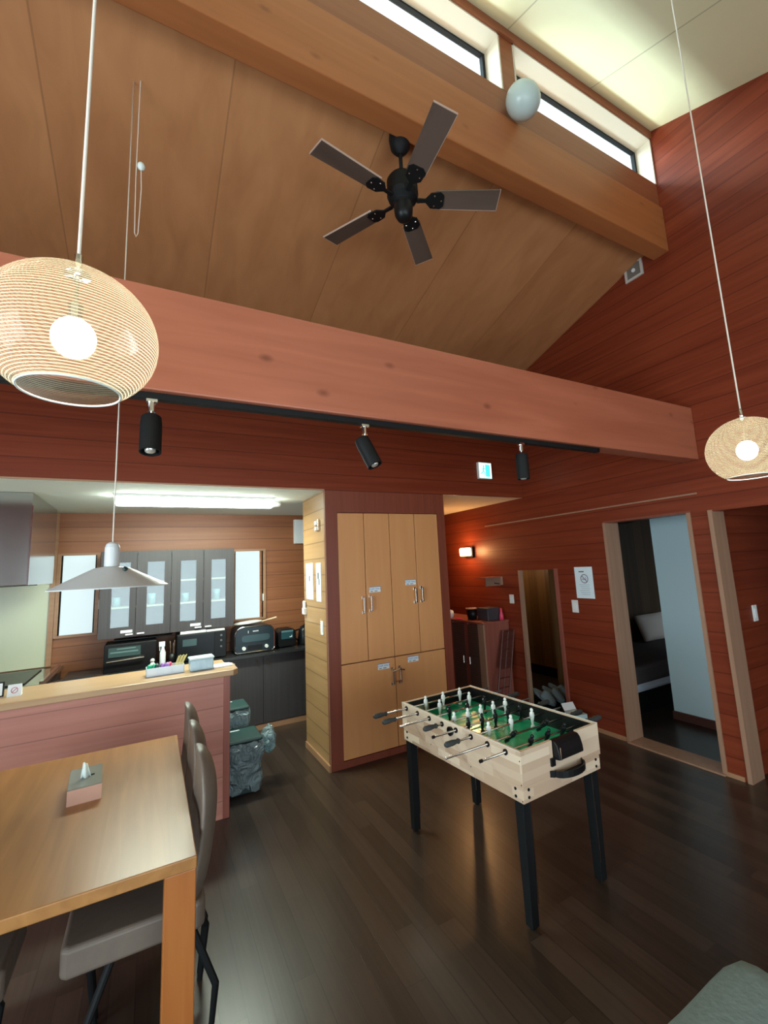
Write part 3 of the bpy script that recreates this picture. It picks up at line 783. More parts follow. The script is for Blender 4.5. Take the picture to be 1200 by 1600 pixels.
switch_x(3.09, 3.165, 1.06, 1.18, 'white light switch just below the no smoking poster')
switch_x(3.99, 4.06, 1.105, 1.205, 'white light switch left of the low shoe room doorway')
t = thing('wall_switch', 'white light switch on the alcove wall at the far right edge', 'switch', (4.05, 1.79, 1.04))
O('plate', [(4.01, 4.075, 1.786, 1.7945, 1.04, 1.16)], M['white'], t, bevel=.003)
O('rocker', [(4.028, 4.058, 1.783, 1.786, 1.065, 1.135)], M['paper'], t)

t = thing('sconce', 'glowing box-shaped wall lamp in the hallway', 'wall lamp', (XR - .05, 4.75, 1.68))
q = bmesh.new(); box(q, XR - .135, XR - .035, 4.68, 4.80, 1.68, 1.78); O('shade', q, M['sconce'], t, bevel=.012)
O('back_plate', [(XR - .034, XR, 4.66, 4.82, 1.665, 1.79)], M['blackm'], t)
point('sconce_light', (XR - .19, 4.74, 1.73), 7, (1.0, 0.50, 0.18), 0.04)

t = thing('wall_shelf', 'small rustic wooden box shelf sticking out of the hallway wall', 'shelf', (XR, 4.25, 1.31))
O('board', [(XR - .25, XR, 4.16, 4.34, 1.40, 1.412)], M['sidered'], t)
O('board', [(XR - .25, XR - .03, 4.16, 4.178, 1.31, 1.40)], wood('grey_barn_wood', (0.17, 0.09, 0.06), (0.28, 0.17, 0.12), None, along='X', rough=.6), t)
q = bmesh.new(); tube(q, [(XR - .19, 4.20, 1.40), (XR - .12, 4.16, 1.34), (XR - .06, 4.155, 1.33)], .006, 6); O('twig', q, M['blackm'], t)
O('end_board', [(XR - .03, XR, 4.157, 4.16, 1.315, 1.41)], M['casing'], t)

# ------------------------------------------------------------------ shoe cabinet in hallway
SX0, SY0, SY1, SH_ = 3.225, 4.10, 5.15, 0.90
t = thing('shoe_cabinet', 'reddish brown shoe cabinet with louvred doors standing in the hallway', 'cabinet', ((SX0 + XR) / 2, 4.6, 0))
O('body', [(SX0 + .02, XR - .015, SY0, SY1, 0.0, SH_)], M['sidered'], t)
O('top', [(SX0 - .005, XR - .012, SY0 - .012, SY1 + .02, SH_, SH_ + .022)], M['sidered'], t, bevel=.004)
O('corner_post', [(SX0, SX0 + .02, SY0 + .0, SY0 + .10, 0, SH_)], M['casing'], t)
for a, b2 in ((4.20, 4.40), (4.46, 4.70), (4.76, 5.05)):
    d = O('door', [(SX0 + .002, SX0 + .02, a, b2, .05, SH_ - .02)], M['louver'], t)
    q = bmesh.new(); tube(q, [(SX0 - .012, a + .03 if a != 4.20 else b2 - .03, .44), (SX0 - .012, a + .03 if a != 4.20 else b2 - .03, .52)], .005, 8); O('handle', q, M['brass'], d)
O('stile', [(SX0 + .004, SX0 + .02, 4.40, 4.46, 0, SH_), (SX0 + .004, SX0 + .02, 4.70, 4.76, 0, SH_)], M['sidered'], t)
zt_ = SH_ + .022
O('storage_box', (3.36, 3.54, 4.17, 4.36, zt_, zt_ + .14), simple('dark_box', (0.05, 0.045, 0.055), 0.5), bevel=.006, label='dark square box on top of the shoe cabinet', cat='box')
t = thing('pot', 'dark round pot with a pale flat lid on the shoe cabinet', 'pot', (3.35, 4.45, zt_), world=False)
q = bmesh.new(); lathe(q, [(0, 0), (.05, 0), (.065, .06), (.06, .12), (0, .12)], n=24); O('body', q, M['black'], t, smooth=True)
q = bmesh.new(); lathe(q, [(0, .121), (.07, .122), (.075, .132), (0, .136)], n=24); O('lid', q, simple('pinkish_lid', (0.55, 0.36, 0.30), 0.4), t)
q = bmesh.new(); lathe(q, [(0, 0), (.028, 0), (.026, .05), (.014, .09), (.012, .13), (0, .13)], (3.53, 4.135, zt_), 16)
O('bottle', q, M['pink'], label='small bright pink bottle on the corner of the shoe cabinet', cat='bottle', smooth=True)
q = bmesh.new(); lathe(q, [(0, 0), (.03, 0), (.04, .05), (.03, .09), (0, .10)], (3.27, 4.78, zt_), 16)
O('ornament', q, M['white'], label='little white rounded ornament at the left end of the shoe cabinet', cat='ornament', smooth=True)
q = bmesh.new(); ellipsoid(q, (3.255, 4.60, zt_ + .008), .03, .08, .008, 14, 6)
O('shallow_tray', q, M['pink'], label='flat reddish shiny tray on the shoe cabinet front edge', cat='tray', smooth=True)

# lattice panel leaning on the wall
t = thing('leaning_panel', 'dark reddish lattice panel leaning against the wall beside the shoe cabinet', 'panel', (3.45, 4.0, 0))
def lp(u_, z): return (3.19 + .27 * z / .83 + .165 * u_, 3.945 + .10 * z / .83, z)
lac = simple('dark_red_lacquer', (0.11, 0.028, 0.02), 0.4)
q = bmesh.new()
for u_ in (0, 1): tube(q, [lp(u_, 0.012), lp(u_, .82)], .011, 8)
O('rail', q, lac, t)
q = bmesh.new()
for k in range(9): tube(q, [lp(0, .05 + k * .095), lp(1, .05 + k * .095)], .007, 6)
tube(q, [lp(.5, .05), lp(.5, .81)], .005, 6)
O('slat', q, lac, t)
q = bmesh.new(); q.faces.new([q.verts.new(Vector(lp(a, b2)) + Vector((0, .006, 0))) for a, b2 in ((0, .42), (1, .42), (1, .80), (0, .80))])
O('infill', q, simple('dark_infill', (0.085, 0.02, 0.014), 0.5), t, solid=.005)

# ------------------------------------------------------------------ slippers at the shoe room door
def slipper_mesh():
    q = bmesh.new()
    pts = []
    n = 14
    for k in range(n):
        a = 2 * PI * k / n
        rx = .13; ry = .045 + (.008 if math.cos(a) > 0 else 0)
        pts.append((rx * math.cos(a), ry * math.sin(a)))
    prism(q, pts, 'Z', 0, .018)
    return q


def slipper_top():
    q = bmesh.new()
    rows = []
    for i in range(7):
        x = -.005 + .13 * i / 6
        hw = .052 * math.sqrt(max(0.02, 1 - max(0, (x / .134)) ** 2)); h = .055 * (1 - .75 * (i / 6) ** 2)
        rows.append([q.verts.new((x, hw * math.cos(PI * k / 8), .016 + h * math.sin(PI * k / 8))) for k in range(9)])
    for A, B in zip(rows[:-1], rows[1:]):
        for k in range(8): q.faces.new((A[k], A[k + 1], B[k + 1], B[k]))
    return q


sp0 = thing('slipper', 'x', 'slipper', (0, 0, 0), world=False, group='slippers at the shoe room doorway')
O('sole', slipper_mesh(), M['slipper'], sp0, bevel=.004)
O('vamp', slipper_top(), M['slipper'], sp0, smooth=True, solid=.004)
spots_ = [(3.745, 3.80, .10, 'blue grey slipper at the left end of the row in the shoe room doorway'),
          (3.885, 3.80, .10, 'blue grey slipper in the middle of the slipper row, toe pointing down towards the viewer'),
          (4.025, 3.84, .10, 'blue grey slipper second from the right jamb in the shoe room doorway'),
          (4.05, 3.55, .085, 'grey brown slipper partly hidden by the right jamb of the shoe room doorway')]
for i, (x, y, z, lb) in enumerate(spots_):
    o = sp0 if i == 0 else copytree(sp0)
    o.location = (x, y, z); o.rotation_euler = (0, math.radians(22), math.radians(-86)); o['label'] = lb
    o.scale = (1.2, 1.22, 1.3)
q = bmesh.new(); prism(q, [(3.70, .0), (3.92, .0), (3.92, .11), (3.71, .02)], 'X', 3.68, 4.10)
O('slipper_rack', q, M['black'], label='low sloping black rack under the slippers in the shoe room doorway', cat='rack')
t = thing('tissue_carton', 'pale blue and white carton on the floor beside the shoe room doorway', 'box', (3.46, 3.12, 0), rz=math.radians(-12), world=False)
O('carton', [(-.065, .065, -.08, .08, 0, .17)], simple('pale_blue_carton', (0.45, 0.62, 0.66), 0.5), t, bevel=.004)
q = bmesh.new(); box(q, -.065, .065, -.0, .07, 0, .004); bmesh.ops.transform(q, matrix=Matrix.Translation((0.0, 0.08, .17)) @ Matrix.Rotation(math.radians(50), 4, 'X'), verts=q.verts); O('flap', q, M['paper'], t)
O('stripe', [(-.066, .066, -.083, -.08, .12, .135)], M['ink'], t)

# ------------------------------------------------------------------ bed
t = thing('bed', 'low bed with a dark bedspread in the unlit bedroom', 'bed', (5.2, 3.4, 0))
O('base', [(4.3, 6.1, 3.05, 3.8, 0.0, 0.22)], M['blackm'], t)
O('mattress', [(4.23, 6.12, 3.0, 3.86, 0.22, 0.42)], M['sheet'], t, bevel=.03)
q = bmesh.new(); box(q, 4.215, 6.14, 2.985, 3.88, 0.295, 0.475)
O('bedspread', q, M['navyf'], t, bevel=.04, seg=3)
t = thing('pillow', 'pale pillow propped at the head of the bed', 'pillow', (5.78, 3.68, .485), world=False)
q = bmesh.new(); box(q, -.32, .32, -.05, .05, 0, .33)
bmesh.ops.subdivide_edges(q, edges=q.edges, cuts=6, use_grid_fill=True)
for v in q.verts:
    fx = 1 - (abs(v.co.x) / .32) ** 3; fz = 1 - (abs(v.co.z - .165) / .165) ** 3
    v.co.y *= .25 + 1.2 * max(0, fx) * max(0, fz)
bmesh.ops.transform(q, matrix=Matrix.Rotation(math.radians(-20), 4, 'X'), verts=q.verts)
O('case', q, M['pillow'], t, smooth=True)

# ------------------------------------------------------------------ kitchen
# peninsula
t = thing('breakfast_counter', 'plank-clad peninsula counter with a wooden top between dining table and kitchen', 'counter', (-.8, 3.6, 0))
O('front_panel', [(XL + .001, 0.455, 3.49, 3.53, 0, 0.905)], wood('peninsula_planks', (0.40, 0.155, 0.115), (0.52, 0.225, 0.17), 'Z', 0.150, 0.28, 'XY', 0.38, pv=0.35, groove=0.5, gw=.02), t)
O('end_post', [(0.455, 0.497, 3.482, 3.60, 0, 0.905)], M['sidered'], t, bevel=.003)
O('end_panel', [(0.455, 0.490, 3.60, 4.0, 0, 0.905)], M['sidered'], t)
O('back_panel', [(XL + .001, 0.455, 3.95, 4.0, 0, 0.905)], M['sidered'], t)
q = bmesh.new()
prism(q, [(XL + .001, 3.465), (.515, 3.465), (.55, 3.50), (.55, 3.74), (.50, 3.80), (.50, 3.94), (XL + .001, 3.94)], 'Z', .905, .945)
O('countertop', q, M['counter'], t, bevel=.006)
# lower kitchen run with sink behind
t = thing('kitchen_unit', 'stainless sink unit behind the peninsula counter', 'kitchen unit', (-1.2, 4.4, 0))
O('cabinet', [(XL + .001, -0.30, 4.01, 4.60, 0, .80)], M['cab'], t)
O('worktop', [(XL + .001, -0.28, 4.005, 4.62, .80, .83)], M['inox'], t, bevel=.005)
O('rim', [(-.66, -.29, 4.60, 4.62, .83, .842), (-.66, -.64, 4.3, 4.62, .83, .842)], M['inox'], t)
q = bmesh.new(); box(q, -.60, -.40, 4.40, 4.58, .832, .85); O('drain_rack', q, M['blackm'], t)
t = thing('cooking_counter', 'counter unit with a grey glass hob under the range hood', 'kitchen unit', (-1.4, 5.0, 0))
O('cabinet', [(XL + .001, -0.72, 4.62, YB - .001, 0, .80)], M['cab'], t)
O('worktop', [(XL + .001, -0.70, 4.625, YB - .001, .80, .832)], M['inox'], t, bevel=.004)
O('hob', [(-1.45, -0.84, 4.70, 5.35, .832, .842)], M['blackgloss'], t, bevel=.003)
O('edge_bar', [(-0.74, -0.715, 4.64, 5.45, .832, .85)], M['chrome'], t)
O('splash_panel', (-3.0 + .001, -0.838, YB - .012, YB - .001, .84, 1.60), M['cream'], label='cream coloured splash panel on the wall behind the hob', cat='panel')
O('post', (-0.837, -0.797, YB - .025, YB - .001, .84, ZC - .001), M['trimwood'], label='slim wooden post between splash panel and frosted window', cat='post')
t = thing('range_hood', 'polished stainless range hood at the upper left edge', 'range hood', (-1.3, 4.7, 1.6))
q = bmesh.new(); prism(q, [(4.25, 1.60), (5.25, 1.60), (5.25, ZC - .002), (4.25, ZC - .002)], 'X', -2.2, -.785)
O('body', q, M['inox'], t, bevel=.004)
O('filter', [(-2.1, -.88, 4.35, 5.15, 1.592, 1.60)], simple('dark_filter', (0.06, 0.075, 0.07), 0.5), t)
O('edge_strip', [(-.789, -.777, 4.242, 4.252, 1.598, ZC - .10)], M['chrome'], t)


def frosted_window(n, x0, x1, z0, z1):
    setoff()
    f = St('window_%d' % n, [(x0, x0 + .03, YB - .02, YB + .06, z0, z1), (x1 - .03, x1, YB - .02, YB + .06, z0, z1), (x0 + .03, x1 - .03, YB - .02, YB + .06, z1 - .022, z1), (x0 + .03, x1 - .03, YB - .02, YB + .06, z0, z0 + .022)], M['trimwood'])
    O('sash', [(x0 + .03, x0 + .042, YB + .0, YB + .03, z0 + .02, z1 - .02), (x1 - .042, x1 - .03, YB, YB + .03, z0 + .02, z1 - .02)], M['blackm'], f)
    O('frosted_pane', [(x0 + .04, x1 - .04, YB + .01, YB + .016, z0 + .02, z1 - .02)], M['frosted'], f)
    return f


fw = frosted_window(5, -0.795, -0.45, 1.085, 1.885)
fw2 = frosted_window(6, 0.79, 1.165, 1.075, 1.88)
O('latch', [(1.125, 1.14, YB - .03, YB - .02, 1.28, 1.36)], M['white'], fw2)
# wall cabinet
wc = thing('wall_cabinet', 'dark grey wall cabinet with four glazed doors above the microwave', 'cabinet', (.18, 5.3, 1.065))
yc = 5.15
X0, X1, Z0c, Z1c = -.42, .765, 1.065, 1.874
O('carcass', [(X0, X0 + .02, yc + .02, YB - .002, Z0c, Z1c), (X1 - .02, X1, yc + .02, YB - .002, Z0c, Z1c), (X0 + .02, X1 - .02, yc + .02, YB - .002, Z1c - .02, Z1c), (X0 + .02, X1 - .02, yc + .02, YB - .002, Z0c, Z0c + .02), (X0 + .02, X1 - .02, YB - .02, YB - .002, Z0c + .02, Z1c - .02)], M['cab'], wc)
O('shelf', [(X0 + .02, X1 - .02, yc + .06, YB - .02, 1.33, 1.345), (X0 + .02, X1 - .02, yc + .06, YB - .02, 1.56, 1.575)], M['shelfwood'], wc)
dw = (X1 - X0) / 4
gl = [(-.325, -.178), (-.035, .112), (.257, .400), (.543, .684)]
for i in range(4):
    a, b2 = X0 + dw * i + .002, X0 + dw * (i + 1) - .002
    g0, g1 = gl[i]
    d = O('door', [(a, g0, yc, yc + .02, Z0c, Z1c), (g1, b2, yc, yc + .02, Z0c, Z1c), (g0, g1, yc, yc + .02, 1.765, Z1c), (g0, g1, yc, yc + .02, Z0c, 1.16)], M['cab'], wc)
    O('glass_pane', [(g0, g1, yc + .008, yc + .012, 1.16, 1.765)], M['glasscab'], d)
    hx = b2 - .045 if i % 2 == 0 else a + .045
    O('handle', [(hx - .03, hx + .03, yc - .022, yc - .012, 1.085, 1.097)], M['brass'], d)
    if i in (0, 2):
        O('sticker', [(b2 - .115, b2 - .02, yc - .002, yc, 1.105, 1.13)], M['paper'], d)
# dishes inside
for k in range(4):
    q = bmesh.new(); x_ = -.30 + .04 * k
    lathe(q, [(0, 0), (.03, 0), (.035, .09 + .02 * (k % 2)), (.03, .09 + .02 * (k % 2)), (.02, .01)], (-.29 + .3 * k, 5.28, 1.345), 16)
    O('glass_tumbler', q, M['glassbl'], smooth=True, label='blue grey tumbler behind the glass of the wall cabinet, in bay %s from the left' % ('one', 'two', 'three', 'four')[k], cat='glass', group='tumblers on the cabinet shelf')
for k in range(4):
    q = bmesh.new()
    for j in range(5): lathe(q, [(0, .0 + j * .012), (.045, 0.004 + j * .012), (.06, .012 + j * .012), (0, .010 + j * .012)], (-.25 + .3 * k, 5.27, 1.085), 20)
    O('stacked_bowl', q, M['paper'], label='low stack of pale dishes at the bottom of wall cabinet bay %s' % ('one', 'two', 'three', 'four')[k], cat='dishes', group='dish stacks in the wall cabinet')
setoff(); O('clip', (-.448, -.435, YB - .03, YB - .021, 1.33, 1.42), M['white'], fw)

# base cabinet + worktop
bc = thing('base_cabinet', 'dark grey base cabinet along the kitchen back wall', 'cabinet', (.7, 5.28, 0))
O('carcass', [(-.62, 2.40, 5.10, YB - .002, .06, .735)], M['cab'], bc)
O('plinth', [(-.62, 2.40, 5.12, YB - .002, 0, .06)], M['cab'], bc)
O('kick_strip', [(.55, 1.9, 5.085, 5.10, 0.0, .055)], M['trimwood'], bc, label='pale wooden strip along the floor')
for i, (a, b2) in enumerate(((-.30, .15), (.155, .60), (.605, 1.048), (1.052, 1.50), (1.505, 1.95))):
    d = O('door', [(a, b2, 5.08, 5.10, .062, .733)], M['cab'], bc)
    hx = (b2 - .05 if i % 2 == 0 else a + .05)
    if i == 2:
        O('handle', [(a + .08, a + .16, 5.062, 5.078, .685, .70)], M['brass'], d)
    q = bmesh.new(); tube(q, [(hx - .02, 5.065, .70), (hx + .015, 5.058, .64)], .006, 6); O('latch', q, M['brass'], d)
O('worktop', (-.66, 2.405, 5.03, YB - .002, .736, .765), M['cabtop'], bevel=.003, label='long black worktop on the kitchen base cabinets', cat='worktop')
ZW = .765
# toaster
def rrect(x0, x1, z0, z1, r_, seg=6, tops=None):
    pts = []
    for (cx, cz, a0, rr) in ((x1 - tops, z1 - tops, 0, tops), (x0 + tops, z1 - tops, 90, tops), (x0 + r_, z0 + r_, 180, r_), (x1 - r_, z0 + r_, 270, r_)):
        for k in range(seg + 1):
            a = math.radians(a0 + 90 * k / seg); pts.append((cx + rr * math.cos(a), cz + rr * math.sin(a)))
    return pts


tt = thing('toaster_oven', 'rounded dark blue toaster oven with chrome edge and two white knobs', 'toaster', (.98, 5.27, ZW))
q = bmesh.new(); prism(q, rrect(.772, 1.182, ZW + .012, 1.045, .03, 6, .085), 'Y', 5.13, 5.42); O('body', q, simple('dark_teal_enamel', (0.006, 0.017, 0.024), 0.3), tt)
q = bmesh.new()
pp = rrect(.775, 1.179, ZW + .015, 1.042, .03, 6, .085); pp.append(pp[0])
tube(q, [(a, 5.128, b2) for a, b2 in pp], .0055, 6, cap=False); O('chrome_edge', q, M['chrome'], tt)
q = bmesh.new(); prism(q, rrect(.84, 1.13, .885, .955, .034, 6, .034), 'Y', 5.122, 5.13); O('window', q, simple('toaster_window', (0.035, 0.07, 0.085), 0.2), tt)
for x_ in (.862, 1.092):
    q = bmesh.new(); tube(q, [(x_, 5.13, .825), (x_, 5.10, .825)], .018, 18); O('knob', q, M['white'], tt, bevel=.002)
O('door_slot', [(.90, 1.05, 5.124, 5.13, .80, .85)], M['black'], tt)
O('lettering', [(.955 + .012 * k, .962 + .012 * k, 5.1275, 5.1295, .985, .997) for k in range(5)] + [(.905, .910, 5.1275, 5.1295, .975, 1.0)], M['paper'], tt)
q = bmesh.new()
for x_ in (.82, 1.13):
    for y_ in (5.16, 5.39): tube(q, [(x_, y_, ZW), (x_, y_, ZW + .014)], .012, 8)
O('feet', q, M['black'], tt)
# oval fan/paddle on toaster
t = thing('pan', 'white oval pan with a wooden handle resting on top of the toaster oven', 'pan', (.98, 5.3, 1.045))
q = bmesh.new(); ellipsoid(q, (.93, 5.28, 1.072), .155, .10, .017, 28, 8)
bmesh.ops.transform(q, matrix=Matrix.Translation((.93, 5.28, 1.062)) @ Matrix.Rotation(math.radians(-3), 4, 'Y') @ Matrix.Translation((-.93, -5.28, -1.062)), verts=q.verts)
O('disc', q, simple('warm_white_enamel', (0.80, 0.76, 0.70), 0.4), t, smooth=True)
q = bmesh.new(); tube(q, [(1.06, 5.26, 1.065), (1.09, 5.25, 1.075)], .012, 8); tube(q, [(1.09, 5.25, 1.075), (1.22, 5.19, 1.105)], [.009, .013], 8); O('handle', q, M['counter'], t)
# rice cooker
t = thing('rice_cooker', 'dark rice cooker beside the toaster oven', 'rice cooker', (1.335, 5.30, ZW))
q = bmesh.new(); prism(q, rrect(1.235, 1.435, ZW + .01, .965, .03, 6, .05), 'Y', 5.20, 5.42); O('body', q, M['black'], t, bevel=.01)
O('control_panel', [(1.27, 1.40, 5.192, 5.20, .86, .93)], simple('teal_panel', (0.03, 0.085, 0.10), 0.2), t)
O('display', [(1.27, 1.40, 5.188, 5.195, .932, .952)], simple('grey_display', (0.12, 0.22, 0.24), 0.2), t)
O('badge', [(1.36, 1.385, 5.186, 5.192, .875, .882), (1.38, 1.386, 5.186, 5.192, .875, .895)], M['paper'], t)
q = bmesh.new()
for x_ in (1.27, 1.40):
    for y_ in (5.24, 5.38): tube(q, [(x_, y_, ZW), (x_, y_, ZW + .014)], .012, 8)
O('feet', q, M['black'], t)
t = thing('kettle', 'black kettle in the dark corner right of the rice cooker', 'kettle', (1.56, 5.30, ZW), world=False)
q = bmesh.new(); lathe(q, [(0, 0), (.075, 0), (.08, .02), (.065, .16), (.045, .20), (.01, .215), (0, .235)], n=24); O('body', q, M['blackgloss'], t, smooth=True)
q = bmesh.new(); tube(q, [(-.06, 0, .17), (-.11, 0, .16), (-.115, 0, .08), (-.075, 0, .05)], .009, 8); O('handle', q, M['black'], t)
# microwave
t = thing('microwave', 'black microwave oven under the wall cabinet, left of the toaster oven', 'microwave', (.46, 5.3, ZW))
O('body', [(.235, .69, 5.12, 5.46, ZW + .01, 1.035)], M['black'], t, bevel=.006)
O('door', [(.245, .575, 5.108, 5.12, ZW + .02, 1.025)], M['blackgloss'], t, bevel=.003)
O('window', [(.285, .41, 5.105, 5.108, .92, .985)], simple('microwave_window', (0.06, 0.10, 0.11), 0.1), t)
for z_ in (.99, .94, .88):
    q = bmesh.new(); tube(q, [(.64, 5.12, z_), (.64, 5.108, z_)], .010, 10); O('button', q, simple('grey_button', (0.12, 0.14, 0.15), 0.3), t)
q = bmesh.new()
for x_ in (.27, .66):
    for y_ in (5.16, 5.42): tube(q, [(x_, y_, ZW), (x_, y_, ZW + .012)], .012, 8)
O('feet', q, M['black'], t)
O('wrap_box', (.265, .50, 5.15, 5.19, 1.035, 1.06), M['white'], label='long white wrap box on the microwave, left one', cat='box', group='wrap boxes on the microwave')
O('wrap_box', (.505, .675, 5.15, 5.19, 1.035, 1.055), M['white'], label='long white wrap box on the microwave, right one by the toaster', cat='box', group='wrap boxes on the microwave')
# small oven on left
t = thing('countertop_oven', 'black countertop oven with a shiny handle bar left of the microwave', 'oven', (-.17, 5.25, ZW))
O('body', [(-.36, .06, 5.10, 5.42, ZW, 1.015)], M['black'], t, bevel=.006)
O('window', [(-.325, -.07, 5.092, 5.10, .90, .985)], simple('oven_window', (0.05, 0.09, 0.09), 0.1), t)
O('reflection_strip', [(-.31, -.09, 5.09, 5.093, .935, .948), (-.26, -.11, 5.09, 5.093, .965, .975)], simple('oven_reflection', (0.14, 0.22, 0.22), 0.2), t)  # window reflections painted as paler strips, nothing glows here
q = bmesh.new(); tube(q, [(-.335, 5.07, .865), (-.04, 5.07, .875)], .008, 8); tube(q, [(-.32, 5.10, .866), (-.32, 5.07, .866)], .006, 6); tube(q, [(-.06, 5.10, .874), (-.06, 5.07, .874)], .006, 6); O('handle', q, M['steel'], t)
O('shadow_slab', (-.30, .20, 5.30, 5.46, 1.02, 1.03), M['black'], t)  # thin black slab standing for the shadow above the oven
# bottles between
t = thing('spray_bottle', 'white spray bottle standing between the countertop oven and microwave', 'bottle', (.115, 5.12, ZW), world=False)
q = bmesh.new(); lathe(q, [(0, 0), (.024, 0), (.026, .01), (.026, .12), (.012, .16), (.012, .18), (0, .18)], n=16); O('body', q, M['paper'], t, smooth=True)
q = bmesh.new(); box(q, -.035, .018, -.012, .012, .18, .225); box(q, -.03, -.022, -.006, .006, .14, .18); O('trigger', q, M['basket'], t, bevel=.003)
t = thing('utensil_jar', 'dark jar of steel utensils left of the microwave', 'jar', (.195, 5.14, ZW), world=False)
q = bmesh.new(); lathe(q, [(0, 0), (.028, 0), (.03, .10), (.026, .10), (.026, .01), (0, .01)], n=16); O('jar', q, M['black'], t, smooth=True)
q = bmesh.new()
for dx, dy, h in ((-.01, 0, .22), (.008, .008, .20), (.012, -.01, .23)): tube(q, [(dx, dy, .02), (dx * 1.8, dy * 1.8, h)], [.003, .006], 8)
O('utensils', q, M['steel'], t)
q = bmesh.new(); ellipsoid(q, (.03, 5.055, ZW + .03), .022, .022, .03, 14, 8); ellipsoid(q, (.03, 5.055, ZW + .07), .02, .02, .02, 14, 8)
O('salt_shaker', q, M['white'], label='small white rounded shaker left of the spray bottle', cat='shaker', smooth=True)
t = thing('breaker_box', 'white electrical box high on the kitchen wall by the closet side', 'electrical box', (1.56, YB, 1.93))
O('case', [(1.50, 1.78, YB - .05, YB - .001, 1.93, 2.225)], M['white'], t, bevel=.006)
O('lid', [(1.52, 1.76, YB - .055, YB - .05, 1.95, 2.205)], M['paper'], t)

# ceiling light
t = thing('fluorescent_light', 'long glowing fluorescent ceiling light in the kitchen', 'ceiling light', (.3, 4.28, 2.2))
q = bmesh.new(); prism(q, [(4.20, 2.262), (4.205, 2.225), (4.235, 2.20), (4.325, 2.20), (4.355, 2.225), (4.36, 2.262)], 'X', -.27, .97)
O('diffuser', q, M['tube'], t, bevel=.01)
O('base', [(-.28, .98, 4.19, 4.37, 2.262, 2.282)], M['white'], t)
t = thing('smoke_detector', 'white round smoke detector on the kitchen ceiling beside the light', 'smoke detector', (1.06, 4.5, 2.2), world=False)
q = bmesh.new(); lathe(q, [(0, .083), (.05, .083), (.052, .065), (.04, .045), (.02, .038), (0, .036)], n=24); O('body', q, M['white'], t, smooth=True)

# counter top things
ZT = .945
t = thing('organizer_basket', 'white three-part plastic basket of colourful small items on the peninsula top', 'basket', (.10, 3.68, ZT), rz=math.radians(2), world=False)
q = bmesh.new()
for a, b2, c, d in ((-.115, .115, -.055, -.051), (-.115, .115, .051, .055), (-.115, -.111, -.055, .055), (.111, .115, -.055, .055), (-.040, -.037, -.055, .055), (.037, .040, -.055, .055)): box(q, a, b2, c, d, 0, .055)
box(q, -.115, .115, -.055, .055, 0, .004)
O('tray', q, M['basket'], t)
O('notch_label', [(-.10, -.055, -.0565, -.055, .015, .03)], M['paper'], t)
for i, (x_, mt) in enumerate(((-.095, 'greenp'), (-.065, 'greenp'), (-.05, 'bingreen'), (-.015, 'purplep'), (.012, 'purplep'), (.028, 'pink'))):
    q = bmesh.new(); ellipsoid(q, (.10 + x_, 3.68 - .01 + .015 * (i % 2), ZT + .050), .018, .028, .026, 12, 8)
    c_ = {'greenp': 'green', 'bingreen': 'dark green', 'purplep': 'purple', 'pink': 'pink'}[mt]
    O('spice_packet', q, M[mt], smooth=True, label='small %s spice packet in the white basket, %s' % (c_, ('far left', 'second from left', 'third from left', 'fourth from left', 'fifth from left', 'sixth from left')[i]), cat='packet', group='packets in the basket')
for i in range(6):
    q = bmesh.new(); tube(q, [(.145 + .008 * i, 3.66, ZT + .01), (.185 + .010 * i, 3.70, ZT + .105 + .004 * (i % 2))], .0035, 6)
    O('chopstick', q, M['yellowp'], label='yellow wooden chopstick leaning in the white basket, ' + ('leftmost of the bunch', 'second from the left', 'third from the left', 'third from the right', 'second from the right', 'rightmost of the bunch')[i], cat='chopstick', group='chopsticks in the basket')
t = thing('lidded_box', 'translucent pale blue plastic box on the peninsula top', 'box', (.325, 3.66, ZT), rz=math.radians(3), world=False)
O('tub', [(-.075, .075, -.055, .055, 0, .075)], simple('translucent_tub', (0.45, 0.62, 0.72), 0.25, var=.25, scale=25), t, bevel=.008)
O('lid', [(-.08, .08, -.06, .06, .075, .088)], simple('pale_aqua_lid', (0.62, 0.80, 0.82), 0.3), t, bevel=.005)
q = bmesh.new()
prism(q, [(.405, 3.60), (.53, 3.615), (.535, 3.69), (.52, 3.73), (.42, 3.73), (.40, 3.66)], 'Z', ZT, ZT + .008)
O('napkin_stack', q, M['paper'], bevel=.002, label='flat white paper napkins at the end of the peninsula top', cat='napkins')
t = thing('card_stand', 'little white table card with a round red symbol on the peninsula top', 'card', (-.70, 3.68, ZT), rz=math.radians(3), world=False)
q = bmesh.new(); prism(q, [(-.03, 0), (.0, .065), (.03, 0)], 'X', -.033, .033); O('card', q, M['paper'], t)
q = bmesh.new(); tube(q, [(.015 * math.cos(2 * PI * k / 20), -.0165 + .0065 * math.sin(2 * PI * k / 20), .033 + .015 * math.sin(2 * PI * k / 20)) for k in range(21)], .0018, 6, cap=False); tube(q, [(-.01, -.0205, .0235), (.01, -.0115, .0425)], .0018, 6); O('symbol', q, M['redink'], t)
t = thing('tablet_frame', 'dark-edged upright frame with a bright face at the left end of the peninsula top', 'frame', (-.815, 3.70, ZT), rz=math.radians(4), world=False)
O('edge', [(-.16, .06, -.012, .012, 0, .085)], M['black'], t, bevel=.002)
O('face', [(-.15, .053, -.0135, -.012, .008, .078)], M['paper'], t)

